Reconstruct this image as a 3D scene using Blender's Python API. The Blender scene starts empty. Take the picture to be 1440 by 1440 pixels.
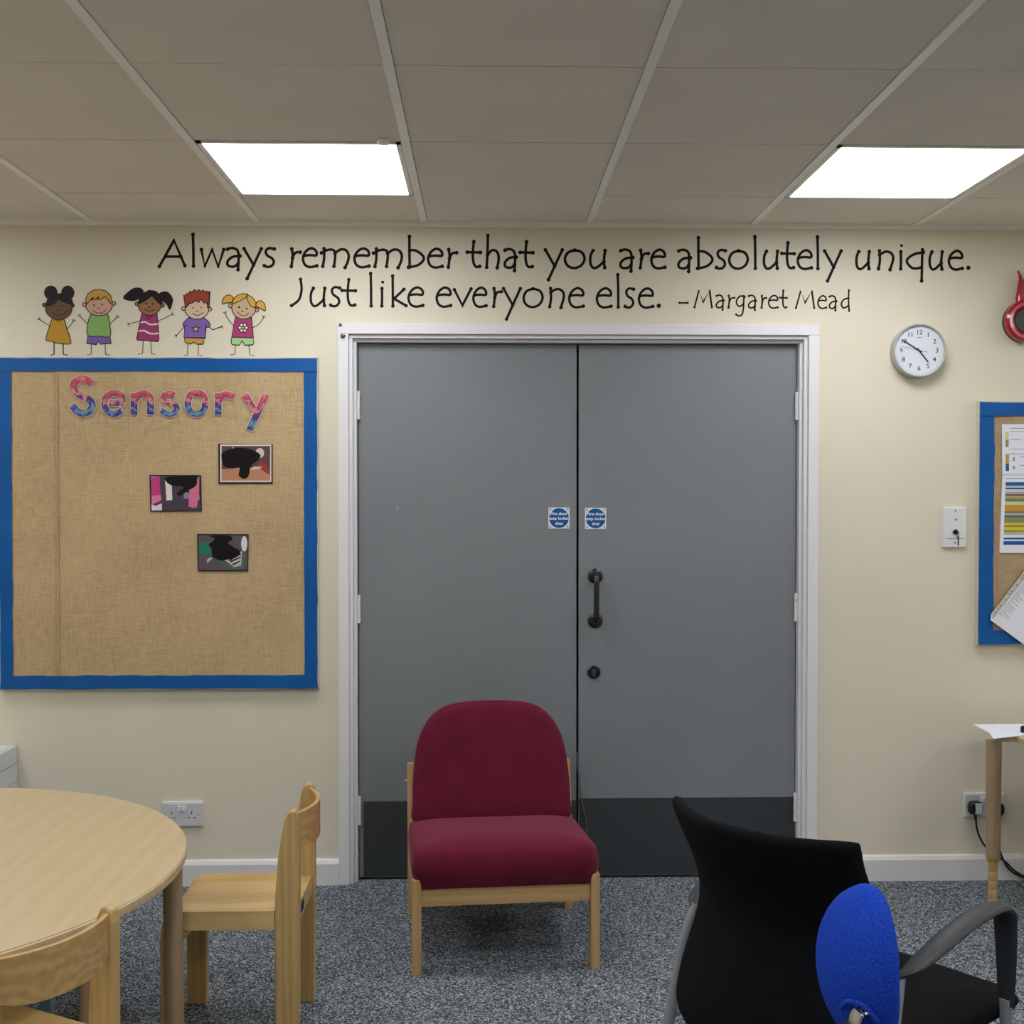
import bpy, bmesh, math, random
from mathutils import Vector, Matrix
random.seed(7)
PI = math.pi
# ---------------------------------------------------------------- camera, world, light, exposure
SC = bpy.context.scene
COL = SC.collection
CAM_Y, CAM_Z, FPX, YAW, PIT = -4.3628, 1.4455, 1675.0, 0.0235, 0.0183
cy_, sy_, cp_, sp_ = math.cos(YAW), math.sin(YAW), math.cos(PIT), math.sin(PIT)
CR = Vector((cy_, -sy_, 0)); CF = Vector((cp_*sy_, cp_*cy_, -sp_)); CU = Vector((sp_*sy_, sp_*cy_, cp_))
cd = bpy.data.cameras.new('camera'); cam = bpy.data.objects.new('camera', cd); COL.objects.link(cam)
cd.sensor_width = 36.0; cd.sensor_fit = 'HORIZONTAL'; cd.lens = 36.0*FPX/1440.0; cd.clip_start = 0.02
cam.matrix_world = Matrix(((CR.x, CU.x, -CF.x, 0), (CR.y, CU.y, -CF.y, CAM_Y), (CR.z, CU.z, -CF.z, CAM_Z), (0, 0, 0, 1)))
SC.camera = cam
SC.view_settings.view_transform = 'Standard'; SC.view_settings.look = 'None'
SC.view_settings.exposure = 0.0; SC.view_settings.gamma = 1.0; SC.view_settings.use_curve_mapping = False
W = bpy.data.worlds.new('world'); SC.world = W; W.use_nodes = True
W.node_tree.nodes['Background'].inputs[0].default_value = (.9, .95, 1, 1)
W.node_tree.nodes['Background'].inputs[1].default_value = 0.15
PANEL = 12.4        # strength of the ceiling light panels

def on_y(px, py, Y=0.0):      # measured photo position -> point on the vertical plane y = Y
    d = CF + CR*((px-720)/FPX) - CU*((py-720)/FPX)
    return Vector((0, CAM_Y, CAM_Z)) + d*((Y-CAM_Y)/d.y)

# ---------------------------------------------------------------- materials
def lin(c):
    def f(v):
        v /= 255.0
        return v/12.92 if v <= .04045 else ((v+.055)/1.055)**2.4
    return (f(c[0]), f(c[1]), f(c[2]), 1)
def mat(name, rgb, rough=.5, metal=0, var=0.0, vscale=8, bump=0.0, bscale=200, spec=.5, emit=None, coat=0):
    m = bpy.data.materials.new(name); m.use_nodes = True
    nt = m.node_tree; b = nt.nodes['Principled BSDF']
    b.inputs['Base Color'].default_value = lin(rgb); b.inputs['Roughness'].default_value = rough
    b.inputs['Metallic'].default_value = metal; b.inputs['Specular IOR Level'].default_value = spec
    if coat: b.inputs['Coat Weight'].default_value = coat
    tc = nt.nodes.new('ShaderNodeTexCoord')
    if var > 0:
        n = nt.nodes.new('ShaderNodeTexNoise'); n.inputs['Scale'].default_value = vscale; n.inputs['Detail'].default_value = 5
        r = nt.nodes.new('ShaderNodeValToRGB'); c = lin(rgb)
        r.color_ramp.elements[0].position = .3; r.color_ramp.elements[1].position = .7
        r.color_ramp.elements[0].color = tuple(v*(1-var) for v in c[:3])+(1,)
        r.color_ramp.elements[1].color = tuple(min(1, v*(1+var)) for v in c[:3])+(1,)
        nt.links.new(tc.outputs['Object'], n.inputs['Vector']); nt.links.new(n.outputs['Fac'], r.inputs['Fac'])
        nt.links.new(r.outputs['Color'], b.inputs['Base Color'])
    if bump > 0:
        n2 = nt.nodes.new('ShaderNodeTexNoise'); n2.inputs['Scale'].default_value = bscale; n2.inputs['Detail'].default_value = 3
        bp = nt.nodes.new('ShaderNodeBump'); bp.inputs['Strength'].default_value = bump; bp.inputs['Distance'].default_value = .002
        nt.links.new(tc.outputs['Object'], n2.inputs['Vector']); nt.links.new(n2.outputs['Fac'], bp.inputs['Height'])
        nt.links.new(bp.outputs['Normal'], b.inputs['Normal'])
    if emit:
        b.inputs['Emission Color'].default_value = lin(emit[0]); b.inputs['Emission Strength'].default_value = emit[1]
    return m
def N(nt, t, **kw):
    n = nt.nodes.new('ShaderNode'+t)
    for k, v in kw.items():
        if k in n.inputs: n.inputs[k].default_value = v
        else: setattr(n, k, v)
    return n
def ramp(nt, stops):
    r = nt.nodes.new('ShaderNodeValToRGB'); e = r.color_ramp.elements
    while len(e) < len(stops): e.new(.5)
    for el, (p, c) in zip(e, stops): el.position = p; el.color = lin(c)
    return r
def wood(name, c1, c2, axis='Z', scale=6, rough=.4, dist=3.0, coat=.15, detail=2.0):
    m = mat(name, c1, rough, coat=coat); nt = m.node_tree; b = nt.nodes['Principled BSDF']; L = nt.links
    tc = N(nt, 'TexCoord'); mp = N(nt, 'Mapping'); s = {'X': (.12, 1, 1), 'Y': (1, .12, 1), 'Z': (1, 1, .12)}[axis]
    mp.inputs['Scale'].default_value = s
    w = N(nt, 'TexWave', wave_type='BANDS', bands_direction={'X': 'Z', 'Y': 'X', 'Z': 'X'}[axis])
    w.inputs['Scale'].default_value = scale; w.inputs['Distortion'].default_value = dist; w.inputs['Detail'].default_value = detail
    n = N(nt, 'TexNoise'); n.inputs['Scale'].default_value = 60; n.inputs['Detail'].default_value = 6
    mx = N(nt, 'MixRGB', blend_type='MIX'); mx.inputs[0].default_value = .68
    r = ramp(nt, [(.25, c2), (.72, c1)])
    L.new(tc.outputs['Object'], mp.inputs['Vector']); L.new(mp.outputs[0], w.inputs['Vector']); L.new(mp.outputs[0], n.inputs['Vector'])
    L.new(w.outputs['Fac'], mx.inputs[1]); L.new(n.outputs['Fac'], mx.inputs[2]); L.new(mx.outputs[0], r.inputs['Fac'])
    L.new(r.outputs['Color'], b.inputs['Base Color'])
    return m

M = {}
M['wall'] = mat('wall_paint', (222, 214, 192), .62, var=.03, vscale=1.5, bump=.12, bscale=120, spec=.3)
M['tile'] = mat('ceiling_tile', (230, 222, 211), .9, var=.03, vscale=3, bump=.15, bscale=400, spec=.1)
M['tee'] = mat('tee_white', (248, 246, 240), .4)
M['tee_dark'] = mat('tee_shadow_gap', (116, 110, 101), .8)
M['white'] = mat('white_gloss', (226, 224, 222), .35, bump=.06, bscale=60)
M['white_plastic'] = mat('white_plastic', (222, 222, 222), .35)
M['socket'] = mat('socket_plastic', (205, 205, 208), .35)
M['door'] = mat('door_grey', (126, 130, 133), .42, var=.04, vscale=2, bump=.05, bscale=300)
M['kick'] = mat('kick_plate', (54, 58, 61), .42, var=.08, vscale=5)
M['dark'] = mat('dark_gap', (8, 8, 8), .9)
M['chrome_dark'] = mat('dark_polished_metal', (70, 72, 74), .22, metal=.9)
M['chrome'] = mat('chrome', (190, 192, 195), .18, metal=1)
M['screw'] = mat('screw_metal', (110, 108, 112), .35, metal=.8)
M['blue_border'] = mat('blue_card', (0, 85, 155), .5, spec=.3, var=.12, vscale=4, bump=.35, bscale=14)
M['ink'] = mat('black_vinyl', (20, 16, 13), .7, spec=.2)
M['silver'] = mat('silver_plastic', (186, 187, 184), .35, metal=.3)
M['clock_face'] = mat('clock_face', (218, 224, 230), .5)
M['black'] = mat('black_print', (20, 20, 22), .6)
M['paper'] = mat('paper', (228, 230, 238), .7)
M['red'] = mat('red_enamel', (165, 18, 34), .18, coat=.5)
M['dark_face'] = mat('dark_disc', (62, 62, 64), .4)
M['dark_brown'] = mat('dark_rubber', (62, 50, 42), .6)
M['burgundy'] = mat('burgundy_fabric', (98, 26, 46), .95, var=.10, vscale=14, bump=.5, bscale=500, spec=.1)
for _m, _w, _t in ((M['burgundy'], .42, (214, 130, 150)),):
    _b = _m.node_tree.nodes['Principled BSDF']; _b.inputs['Sheen Weight'].default_value = _w; _b.inputs['Sheen Roughness'].default_value = .45; _b.inputs['Sheen Tint'].default_value = lin(_t)
M['blackfab'] = mat('black_fabric', (17, 18, 20), .95, var=.1, vscale=30, bump=.4, bscale=700, spec=.1)
M['blackplas'] = mat('black_plastic', (40, 42, 44), .5)
M['greymetal'] = mat('grey_painted_metal', (140, 144, 148), .4, metal=.2)
M['bluegrey'] = mat('blue_grey_metal', (110, 124, 138), .45)
M['cable'] = mat('black_cable', (14, 14, 16), .5)
M['beech_top'] = wood('beech_laminate', (204, 183, 144), (196, 174, 135), 'Y', 5, .38, 9)
M['beech_edge'] = wood('beech_edge', (208, 184, 144), (190, 162, 122), 'X', 8, .45, 3)
M['legwood'] = wood('table_leg_wood', (164, 138, 108), (148, 122, 94), 'Z', 10, .45, 2)
M['brass'] = mat('brass_ring', (200, 160, 80), .35, metal=.6)
M['oak'] = wood('oiled_oak', (202, 170, 112), (184, 150, 92), 'Z', 14, .38, 6, coat=.25)
M['oak_seat'] = wood('oak_seat', (214, 182, 124), (192, 156, 98), 'X', 7, .33, 9, coat=.3)
M['oak_back'] = wood('oak_back', (198, 162, 106), (174, 136, 82), 'X', 10, .36, 12, coat=.25)
M['ash'] = wood('pale_ash', (196, 162, 110), (180, 144, 92), 'Z', 12, .45, 5)
M['ash_x'] = wood('pale_ash_rail', (196, 162, 110), (180, 144, 92), 'X', 12, .45, 5)
M['radiator'] = mat('radiator_white', (206, 208, 210), .4)
M['grille'] = mat('grille_white', (214, 214, 206), .6, bump=.8, bscale=300)

def carpet():
    m = mat('carpet', (90, 95, 100), .97, spec=.05); nt = m.node_tree; b = nt.nodes['Principled BSDF']; L = nt.links
    tc = N(nt, 'TexCoord')
    v = N(nt, 'TexVoronoi'); v.inputs['Scale'].default_value = 250
    n = N(nt, 'TexNoise'); n.inputs['Scale'].default_value = 200; n.inputs['Detail'].default_value = 3; n.inputs['Roughness'].default_value = .7
    L.new(tc.outputs['Object'], v.inputs['Vector']); L.new(tc.outputs['Object'], n.inputs['Vector'])
    sx = N(nt, 'SeparateColor'); L.new(v.outputs['Color'], sx.inputs[0])
    mx = N(nt, 'MixRGB'); mx.inputs[0].default_value = .45
    L.new(sx.outputs[0], mx.inputs[1]); L.new(n.outputs['Fac'], mx.inputs[2])
    r = ramp(nt, [(.18, (36, 41, 45)), (.42, (77, 84, 90)), (.6, (120, 128, 134)), (.82, (202, 207, 212))])
    L.new(mx.outputs[0], r.inputs['Fac'])
    L.new(r.outputs['Color'], b.inputs['Base Color'])
    bp = N(nt, 'Bump'); bp.inputs['Strength'].default_value = .7; bp.inputs['Distance'].default_value = .004
    L.new(mx.outputs[0], bp.inputs['Height']); L.new(bp.outputs['Normal'], b.inputs['Normal'])
    return m
M['carpet'] = carpet()
def burlap(name, ca, cb):
    m = mat(name, ca, .95, spec=.1); nt = m.node_tree; b = nt.nodes['Principled BSDF']; L = nt.links
    tc = N(nt, 'TexCoord')
    hs = []
    for d, sc in (('X', (1, 1, .05)), ('Z', (.05, 1, 1))):
        mp = N(nt, 'Mapping'); mp.inputs['Scale'].default_value = sc
        n = N(nt, 'TexNoise'); n.inputs['Scale'].default_value = 420; n.inputs['Detail'].default_value = 4; n.inputs['Roughness'].default_value = .7
        L.new(tc.outputs['Object'], mp.inputs['Vector']); L.new(mp.outputs[0], n.inputs['Vector']); hs.append(n)
    mx = N(nt, 'MixRGB'); mx.inputs[0].default_value = .5
    L.new(hs[0].outputs['Fac'], mx.inputs[1]); L.new(hs[1].outputs['Fac'], mx.inputs[2])
    big = N(nt, 'TexNoise'); big.inputs['Scale'].default_value = 3; big.inputs['Detail'].default_value = 4
    L.new(tc.outputs['Object'], big.inputs['Vector'])
    mx2 = N(nt, 'MixRGB'); mx2.inputs[0].default_value = .22
    L.new(mx.outputs[0], mx2.inputs[1]); L.new(big.outputs['Fac'], mx2.inputs[2])
    r = ramp(nt, [(.34, cb), (.5, ca), (.66, tuple(min(255, int(c*1.14)) for c in ca))])
    L.new(mx2.outputs[0], r.inputs['Fac']); L.new(r.outputs['Color'], b.inputs['Base Color'])
    bp = N(nt, 'Bump'); bp.inputs['Strength'].default_value = .6; bp.inputs['Distance'].default_value = .0015
    L.new(mx.outputs[0], bp.inputs['Height']); L.new(bp.outputs['Normal'], b.inputs['Normal'])
    return m
M['burlap'] = burlap('burlap', (188, 163, 124), (152, 128, 92))
M['hessian'] = burlap('brown_hessian', (172, 150, 116), (140, 118, 88))
def bluefab():
    m = mat('royal_blue_fabric', (28, 66, 190), .95, bump=.8, bscale=400, spec=.1); nt = m.node_tree; b = nt.nodes['Principled BSDF']; L = nt.links
    tc = N(nt, 'TexCoord'); n = N(nt, 'TexNoise'); n.inputs['Scale'].default_value = 380; n.inputs['Detail'].default_value = 4
    r = ramp(nt, [(.3, (24, 56, 158)), (.5, (32, 70, 182)), (.7, (42, 82, 194)), (.78, (120, 140, 196))])
    L.new(tc.outputs['Object'], n.inputs['Vector']); L.new(n.outputs['Fac'], r.inputs['Fac']); L.new(r.outputs['Color'], b.inputs['Base Color'])
    return m
M['bluefab'] = bluefab()
def swirl():
    m = mat('swirl_print', (200, 80, 90), .45); nt = m.node_tree; b = nt.nodes['Principled BSDF']; L = nt.links
    tc = N(nt, 'TexCoord'); sp = N(nt, 'SeparateXYZ'); L.new(tc.outputs['Generated'], sp.inputs[0])
    n = N(nt, 'TexNoise'); n.inputs['Scale'].default_value = 2.2; n.inputs['Detail'].default_value = 1; n.inputs['Distortion'].default_value = 1.5
    L.new(tc.outputs['Generated'], n.inputs['Vector'])
    a = N(nt, 'Math', operation='MULTIPLY'); a.inputs[1].default_value = .8; L.new(n.outputs['Fac'], a.inputs[0])
    s = N(nt, 'Math', operation='SUBTRACT'); s.inputs[0].default_value = 1.25; L.new(sp.outputs['Z'], s.inputs[1])
    t = N(nt, 'Math', operation='ADD'); L.new(s.outputs[0], t.inputs[0]); L.new(a.outputs[0], t.inputs[1])
    f = N(nt, 'Math', operation='MULTIPLY'); f.inputs[1].default_value = .56; L.new(t.outputs[0], f.inputs[0])
    r = ramp(nt, [(.26, (226, 160, 160)), (.38, (210, 84, 92)), (.5, (150, 50, 96)), (.58, (222, 150, 120)), (.66, (96, 44, 120)), (.75, (44, 50, 130)), (.81, (110, 160, 150)), (.86, (60, 80, 160)), (.95, (36, 30, 100))])
    L.new(f.outputs[0], r.inputs['Fac']); L.new(r.outputs['Color'], b.inputs['Base Color'])
    return m
M['swirl'] = swirl()
_flat = {}
def flat(rgb, rough=.55):
    if rgb not in _flat: _flat[rgb] = mat('print_%02x%02x%02x' % rgb, rgb, rough, spec=.25)
    return _flat[rgb]

# ---------------------------------------------------------------- mesh helpers
def box(bm, x0, x1, y0, y1, z0, z1, mi=0):
    v = [bm.verts.new(p) for p in ((x0,y0,z0),(x1,y0,z0),(x1,y1,z0),(x0,y1,z0),(x0,y0,z1),(x1,y0,z1),(x1,y1,z1),(x0,y1,z1))]
    for f in ((0,3,2,1),(4,5,6,7),(0,1,5,4),(1,2,6,5),(2,3,7,6),(3,0,4,7)):
        bm.faces.new([v[i] for i in f]).material_index = mi
def prism(bm, pts, fn, d0, d1, mi=0):       # pts 2D outline, fn(a, b, d) -> 3D
    A = [bm.verts.new(fn(a, b, d0)) for a, b in pts]; B = [bm.verts.new(fn(a, b, d1)) for a, b in pts]
    n = len(pts)
    bm.faces.new(A).material_index = mi; bm.faces.new(B[::-1]).material_index = mi
    for i in range(n): bm.faces.new((A[i], B[i], B[(i+1) % n], A[(i+1) % n])).material_index = mi
def loft(bm, rings, closed=True, caps=True, mi=0):
    R = [[bm.verts.new(p) for p in r] for r in rings]; n = len(rings[0])
    for a, b in zip(R, R[1:]):
        for i in range(n if closed else n-1):
            bm.faces.new((a[i], a[(i+1) % n], b[(i+1) % n], b[i])).material_index = mi
    if caps: bm.faces.new(R[0][::-1]).material_index = mi; bm.faces.new(R[-1]).material_index = mi
def tube(bm, path, r, n=12, flat_=1.0, up=(0, 0, 1), closed=False, mi=0):   # r number or list; flat_ squashes along `up`
    P = [Vector(p) for p in path]; rings = []
    for i, p in enumerate(P):
        if closed: t = (P[(i+1) % len(P)]-P[i-1]).normalized()
        else: t = (P[min(i+1, len(P)-1)]-P[max(i-1, 0)]).normalized()
        u = Vector(up) - t*Vector(up).dot(t)
        if u.length < 1e-4: u = Vector((1, 0, 0)) - t*t.x
        u.normalize(); s = t.cross(u); rr = r[i] if isinstance(r, (list, tuple)) else r
        rings.append([p + (s*math.cos(2*PI*k/n) + u*math.sin(2*PI*k/n)*flat_)*rr for k in range(n)])
    if closed: rings.append(rings[0])
    loft(bm, rings, caps=not closed, mi=mi)
def cyl(bm, p0, p1, r0, r1=None, n=24, mi=0):
    tube(bm, [p0, p1], [r0, r1 if r1 is not None else r0], n, mi=mi, up=(0, 0, 1) if abs(Vector(p1).z-Vector(p0).z) < 1e-6 else (0, 1, 0))
def lathe(bm, prof, c, axis='Z', n=32, mi=0):   # prof (r, h) along the axis
    rings = []
    for r, h in prof:
        ring = []
        for k in range(n):
            a = 2*PI*k/n
            if axis == 'Z': ring.append((c[0]+r*math.cos(a), c[1]+r*math.sin(a), c[2]+h))
            else: ring.append((c[0]+r*math.cos(a), c[1]-h, c[2]+r*math.sin(a)))    # 'Y': h grows towards the room
        rings.append(ring)
    loft(bm, rings, mi=mi)
def curve(pts, n=6, closed=False):      # Catmull-Rom
    P = [Vector(p) for p in pts]; out = []; m = len(P)
    rng = range(m) if closed else range(m-1)
    for i in rng:
        g = (lambda j: P[j % m]) if closed else (lambda j: P[max(0, min(m-1, j))])
        a, b, c, d = g(i-1), g(i), g(i+1), g(i+2)
        for k in range(n):
            t = k/n
            out.append(.5*((2*b)+(c-a)*t+(2*a-5*b+4*c-d)*t*t+(3*b-a-3*c+d)*t**3))
    if not closed: out.append(P[-1])
    return out
def pillow(bm, outline, fn, p=4.0, mi=0):     # outline around (0,0); fn(a, b, d) with d from -1 to 1
    ss = [.25, .5, .7, .83, .92, .97, 1.0]
    d_of = lambda s: (max(0, 1-s**p))**(1/p)
    seq = [(s, d_of(s)) for s in ss] + [(s, -d_of(s)) for s in ss[-2::-1]]
    rings = [[fn(a*s, b*s, d) for a, b in outline] for s, d in seq]
    loft(bm, rings, caps=False, mi=mi)
    bm.verts.ensure_lookup_table()
    n = len(outline); vs = list(bm.verts)[-n*len(rings):]
    for ring, d in ((vs[:n], 1), (vs[-n:], -1)):
        c = bm.verts.new(fn(0, 0, d))
        for i in range(n): bm.faces.new((ring[i], ring[(i+1) % n], c)).material_index = mi
def rrect(w, h, r, n=6, cx=0, cy=0):
    out = []
    for sx, sy, a0 in ((1, 1, 0), (-1, 1, PI/2), (-1, -1, PI), (1, -1, 1.5*PI)):
        for k in range(n+1):
            a = a0+k*PI/2/n
            out.append((cx+sx*(w/2-r)+r*math.cos(a), cy+sy*(h/2-r)+r*math.sin(a)))
    return out
def obj(name, bm, m, parent=None, smooth=False, bevel=0, kind=None, label=None, angle=.6):
    bmesh.ops.recalc_face_normals(bm, faces=bm.faces[:])
    me = bpy.data.meshes.new(name); bm.to_mesh(me); bm.free()
    for x in (m if isinstance(m, (list, tuple)) else [m]): me.materials.append(x)
    if smooth:
        me.polygons.foreach_set('use_smooth', [True]*len(me.polygons)); me.update()
        try: me.set_sharp_from_angle(angle=angle)
        except Exception: pass
    o = bpy.data.objects.new(name, me); COL.objects.link(o)
    if parent: o.parent = parent
    if bevel:
        b = o.modifiers.new('bevel', 'BEVEL'); b.width = bevel; b.segments = 2; b.limit_method = 'ANGLE'
    if kind: o['kind'] = kind
    if label: o['label'] = label
    return o
def B(): return bmesh.new()
def bx(name, m, parent, *a, **kw):
    bm = B(); box(bm, *a); return obj(name, bm, m, parent, **kw)
def thing(name, label, cat, loc=(0, 0, 0), rz=0, group=None):
    o = bpy.data.objects.new(name, None); COL.objects.link(o); o.empty_display_size = .05
    o.location = loc; o.rotation_euler = (0, 0, rz); return tag(o, label, cat, group)
def tag(o, label, cat, group=None):
    o['label'] = label; o['category'] = cat
    if group: o['group'] = group
    return o
def struct(o): o['kind'] = 'structure'; return o
def empty_struct(name):
    o = bpy.data.objects.new(name, None); COL.objects.link(o); return struct(o)
def text(s, size, c, Y, m, name, parent=None, bold=0, align='CENTER'):     # flat lettering facing the room, centred at c=(x,z)
    cu = bpy.data.curves.new('t', 'FONT'); cu.body = s; cu.size = size; cu.align_x = align; cu.align_y = 'CENTER'; cu.offset = bold; cu.resolution_u = 3
    t = bpy.data.objects.new('t', cu); COL.objects.link(t)
    bpy.context.view_layer.update()
    me = bpy.data.meshes.new_from_object(t.evaluated_get(bpy.context.evaluated_depsgraph_get()))
    bpy.data.objects.remove(t); me.name = name
    me.materials.clear(); me.materials.append(m)
    for v in me.vertices: v.co = Vector((c[0]+v.co.x, Y, c[1]+v.co.y))
    o = bpy.data.objects.new(name, me); COL.objects.link(o); o.parent = parent
    return o

# flat strokes on the wall plane
def ribbon(bm, pts, w, Y, mi=0, blob=0, caps=True):      # pts list of (x, z)
    P = [Vector((p[0], p[1])) for p in pts]
    L, R = [], []
    for i, p in enumerate(P):
        t = (P[min(i+1, len(P)-1)]-P[max(i-1, 0)])
        if t.length < 1e-9: t = Vector((1, 0))
        t.normalize(); n = Vector((-t.y, t.x))
        k = 1.0
        if 0 < i < len(P)-1:
            a = (P[i]-P[i-1]).normalized(); c = max(.5, n.dot(Vector((-a.y, a.x)))); k = 1/c
        L.append(p+n*w/2*k); R.append(p-n*w/2*k)
    LV = [bm.verts.new((q.x, Y, q.y)) for q in L]; RV = [bm.verts.new((q.x, Y, q.y)) for q in R]
    for i in range(len(P)-1):
        bm.faces.new((LV[i], RV[i], RV[i+1], LV[i+1])).material_index = mi
    if caps:
        for q, s in ((P[0], 1), (P[-1], 1)): disc(bm, q.x, q.y, max(w/2, blob)*s, Y-.00002, mi=mi)
def disc(bm, x, z, r, Y, n=14, rz=None, mi=0):
    rz = rz or r
    bm.faces.new([bm.verts.new((x+r*math.cos(2*PI*k/n), Y, z+rz*math.sin(2*PI*k/n))) for k in range(n)]).material_index = mi
def wp(px, py, Y=0.0):
    p = on_y(px, py, Y); return (p.x, p.z)

# ---------------------------------------------------------------- room shell
XL, XR, YB, H = -3.35, 3.95, -6.9, 2.4156
FX0, FX1, FZ = -.49, 1.19, 2.01         # door opening
bm = B(); box(bm, XL-.1, XR+.1, YB-.1, .25, -.1, 0); floor = struct(obj('floor', bm, M['carpet']))
bm = B(); box(bm, XL-.1, FX0, 0, .12, 0, 2.6); box(bm, FX1, XR+.1, 0, .12, 0, 2.6); box(bm, FX0, FX1, 0, .12, FZ, 2.6)
box(bm, FX0-.05, FX1+.05, .121, .2, 0, FZ+.1); struct(obj('wall_back', bm, M['wall']))
bm = B(); box(bm, XL-.1, XL, YB-.1, 0, 0, 2.6); struct(obj('wall_left', bm, M['wall']))
bm = B(); box(bm, XR, XR+.1, YB-.1, 0, 0, 2.6); struct(obj('wall_right', bm, M['wall']))
bm = B(); box(bm, XL, XR, YB-.1, YB, 0, 2.6); struct(obj('wall_front', bm, M['wall']))
# ceiling: a slab above, hung tees and one board per bay
bm = B(); box(bm, XL-.1, XR+.1, YB-.1, .12, H+.06, H+.2); ceil = struct(obj('ceiling', bm, M['tee_dark']))
GX, GY, TW = -.8298, -.411, .024
xs = [GX+.6*k for k in range(-5, 9)]
ys = [0.0] + [GY-.6*j for j in range(0, 11)]
lights = {(k, j) for k in (-3, 0, 3, 6) for j in (1, 4, 7)}  # leftmost column is unseen, added to brighten the left side of the room
for k, x in enumerate(xs):
    k -= 5
    if x > XL and x < XR: bx('ceiling_runner', M['tee'], ceil, x, x+TW, YB, 0, H-.001, H+.03)
for y in ys[1:]:
    if y > YB: bx('cross_tee', M['tee_dark'], ceil, XL, XR, y-.006, y+.006, H+.006, H+.03)
tile_cache = {}
for k in range(-5, 8):
    x0 = max(XL, GX+.6*k+TW); x1 = min(XR, GX+.6*(k+1))
    if k == -5: x0 = XL
    if x1-x0 < .03: continue
    for j in range(0, 11):
        if (k, j) in lights: continue
        y1 = ys[j]-(.002 if j else .004); y0 = max(YB+.002, ys[j+1]+.002)
        if y1-y0 < .03: continue
        key = (round(x1-x0, 3), round(y1-y0, 3))
        if key not in tile_cache:
            bm = B(); a, b = key[0]/2-.0015, key[1]/2
            box(bm, -a, a, -b, b, 0, .018)
            o = obj('ceiling_tile', bm, M['tile'], ceil); tile_cache[key] = o.data
        else:
            o = bpy.data.objects.new('ceiling_tile', tile_cache[key]); COL.objects.link(o); o.parent = ceil
        o.location = ((x0+x1)/2, (y0+y1)/2, H+.0025+random.uniform(0, .001))
bm = B(); box(bm, XL, XR, -.02, 0, H-.012, H+.004); struct(obj('trim_2', bm, M['tee']))
PM = mat('light_diffuser', (250, 250, 250), .5, emit=((246, 249, 255), PANEL))
WHERE = {(0, 1): 'left of the two glowing square ceiling panels in view, above the quotation start',
         (3, 1): 'right glowing ceiling panel, near the clock side of the ceiling'}
for (k, j) in sorted(lights):
    x0, x1 = GX+.6*k+TW+.003, GX+.6*(k+1)-.003; y1, y0 = ys[j]-.003, ys[j+1]+.003
    lab = WHERE.get((k, j), 'square ceiling panel out of view, %s column, %s' % ({-3: 'added leftmost', 0: 'second from left', 3: 'third from left', 6: 'rightmost'}[k], {1: 'nearest the door wall', 4: 'middle row behind the visible ones', 7: 'row farthest from the doors'}[j]))
    t = thing('ceiling_light', lab, 'ceiling light', ((x0+x1)/2, (y0+y1)/2, H), 0, 'recessed ceiling panels')
    hx, hy = (x1-x0)/2, (y1-y0)/2
    f = B()
    for a in ((-hx, hx, -hy, -hy+.014), (-hx, hx, hy-.014, hy), (-hx, -hx+.014, -hy, hy), (hx-.014, hx, -hy, hy)): box(f, *a, -.001, .02)
    obj('panel_frame', f, M['tee'], t)
    bx('diffuser', PM, t, -hx+.014, hx-.014, -hy+.014, hy-.014, .003, .012)
bm = B(); lathe(bm, [(.001, 0), (.014, 0), (.018, .006), (.018, .012)], (on_y(540, 192, -1.02).x, -1.03, H-.010), 'Z', 20)
tag(obj('ceiling_sensor', bm, M['tee'], smooth=True), 'tiny white round fitting on ceiling tile beside left light panel', 'sensor')

# skirting
def skirting(name, x0, x1):
    bm = B(); prism(bm, [(0, 0), (-.018, 0), (-.018, .078), (-.012, .09), (0, .094)], lambda a, b, d: (d, a, b), x0, x1)
    struct(obj(name, bm, M['white']))
skirting('baseboard_left', XL, -.531); skirting('baseboard_right', 1.23, XR)

# ---------------------------------------------------------------- double doors
AO_L, AO_R, AO_T = -.531, 1.229, 2.052
fr = empty_struct('trim_1')
wm = mat('frame_paint', (226, 224, 224), .35, bump=.05, bscale=50)
nt = wm.node_tree; bs = nt.nodes['Principled BSDF']      # dark paint chips near the floor
tc = N(nt, 'TexCoord'); nn = N(nt, 'TexNoise'); nn.inputs['Scale'].default_value = 42; nn.inputs['Detail'].default_value = 4
sx = N(nt, 'SeparateXYZ'); nt.links.new(tc.outputs['Object'], sx.inputs[0]); nt.links.new(tc.outputs['Object'], nn.inputs['Vector'])
mr = N(nt, 'MapRange'); mr.inputs['From Min'].default_value = 0; mr.inputs['From Max'].default_value = .5; mr.inputs['To Min'].default_value = .06; mr.inputs['To Max'].default_value = 0
nt.links.new(sx.outputs['Z'], mr.inputs['Value'])
ad = N(nt, 'Math', operation='ADD'); nt.links.new(nn.outputs['Fac'], ad.inputs[0]); nt.links.new(mr.outputs[0], ad.inputs[1])
rp = ramp(nt, [(.745, (226, 224, 224)), (.76, (60, 52, 44))]); nt.links.new(ad.outputs[0], rp.inputs['Fac']); nt.links.new(rp.outputs['Color'], bs.inputs['Base Color'])
def arch(name, m, w0, w1, yf, yb):     # three-sided band between insets w0..w1 from the outer edge
    for a in ((AO_L+w0, AO_L+w1, yf, yb, 0, AO_T-w1), (AO_R-w1, AO_R-w0, yf, yb, 0, AO_T-w1), (AO_L+w0, AO_R-w0, yf, yb, AO_T-w1, AO_T-w0)):
        bx(name, m, fr, *a, bevel=.002)
arch('architrave', wm, 0, .039, -.018, .0)
arch('frame_lining', wm, .039, .053, -.005, .1)
arch('door_stop', wm, .053, .065, .014, .1)
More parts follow.
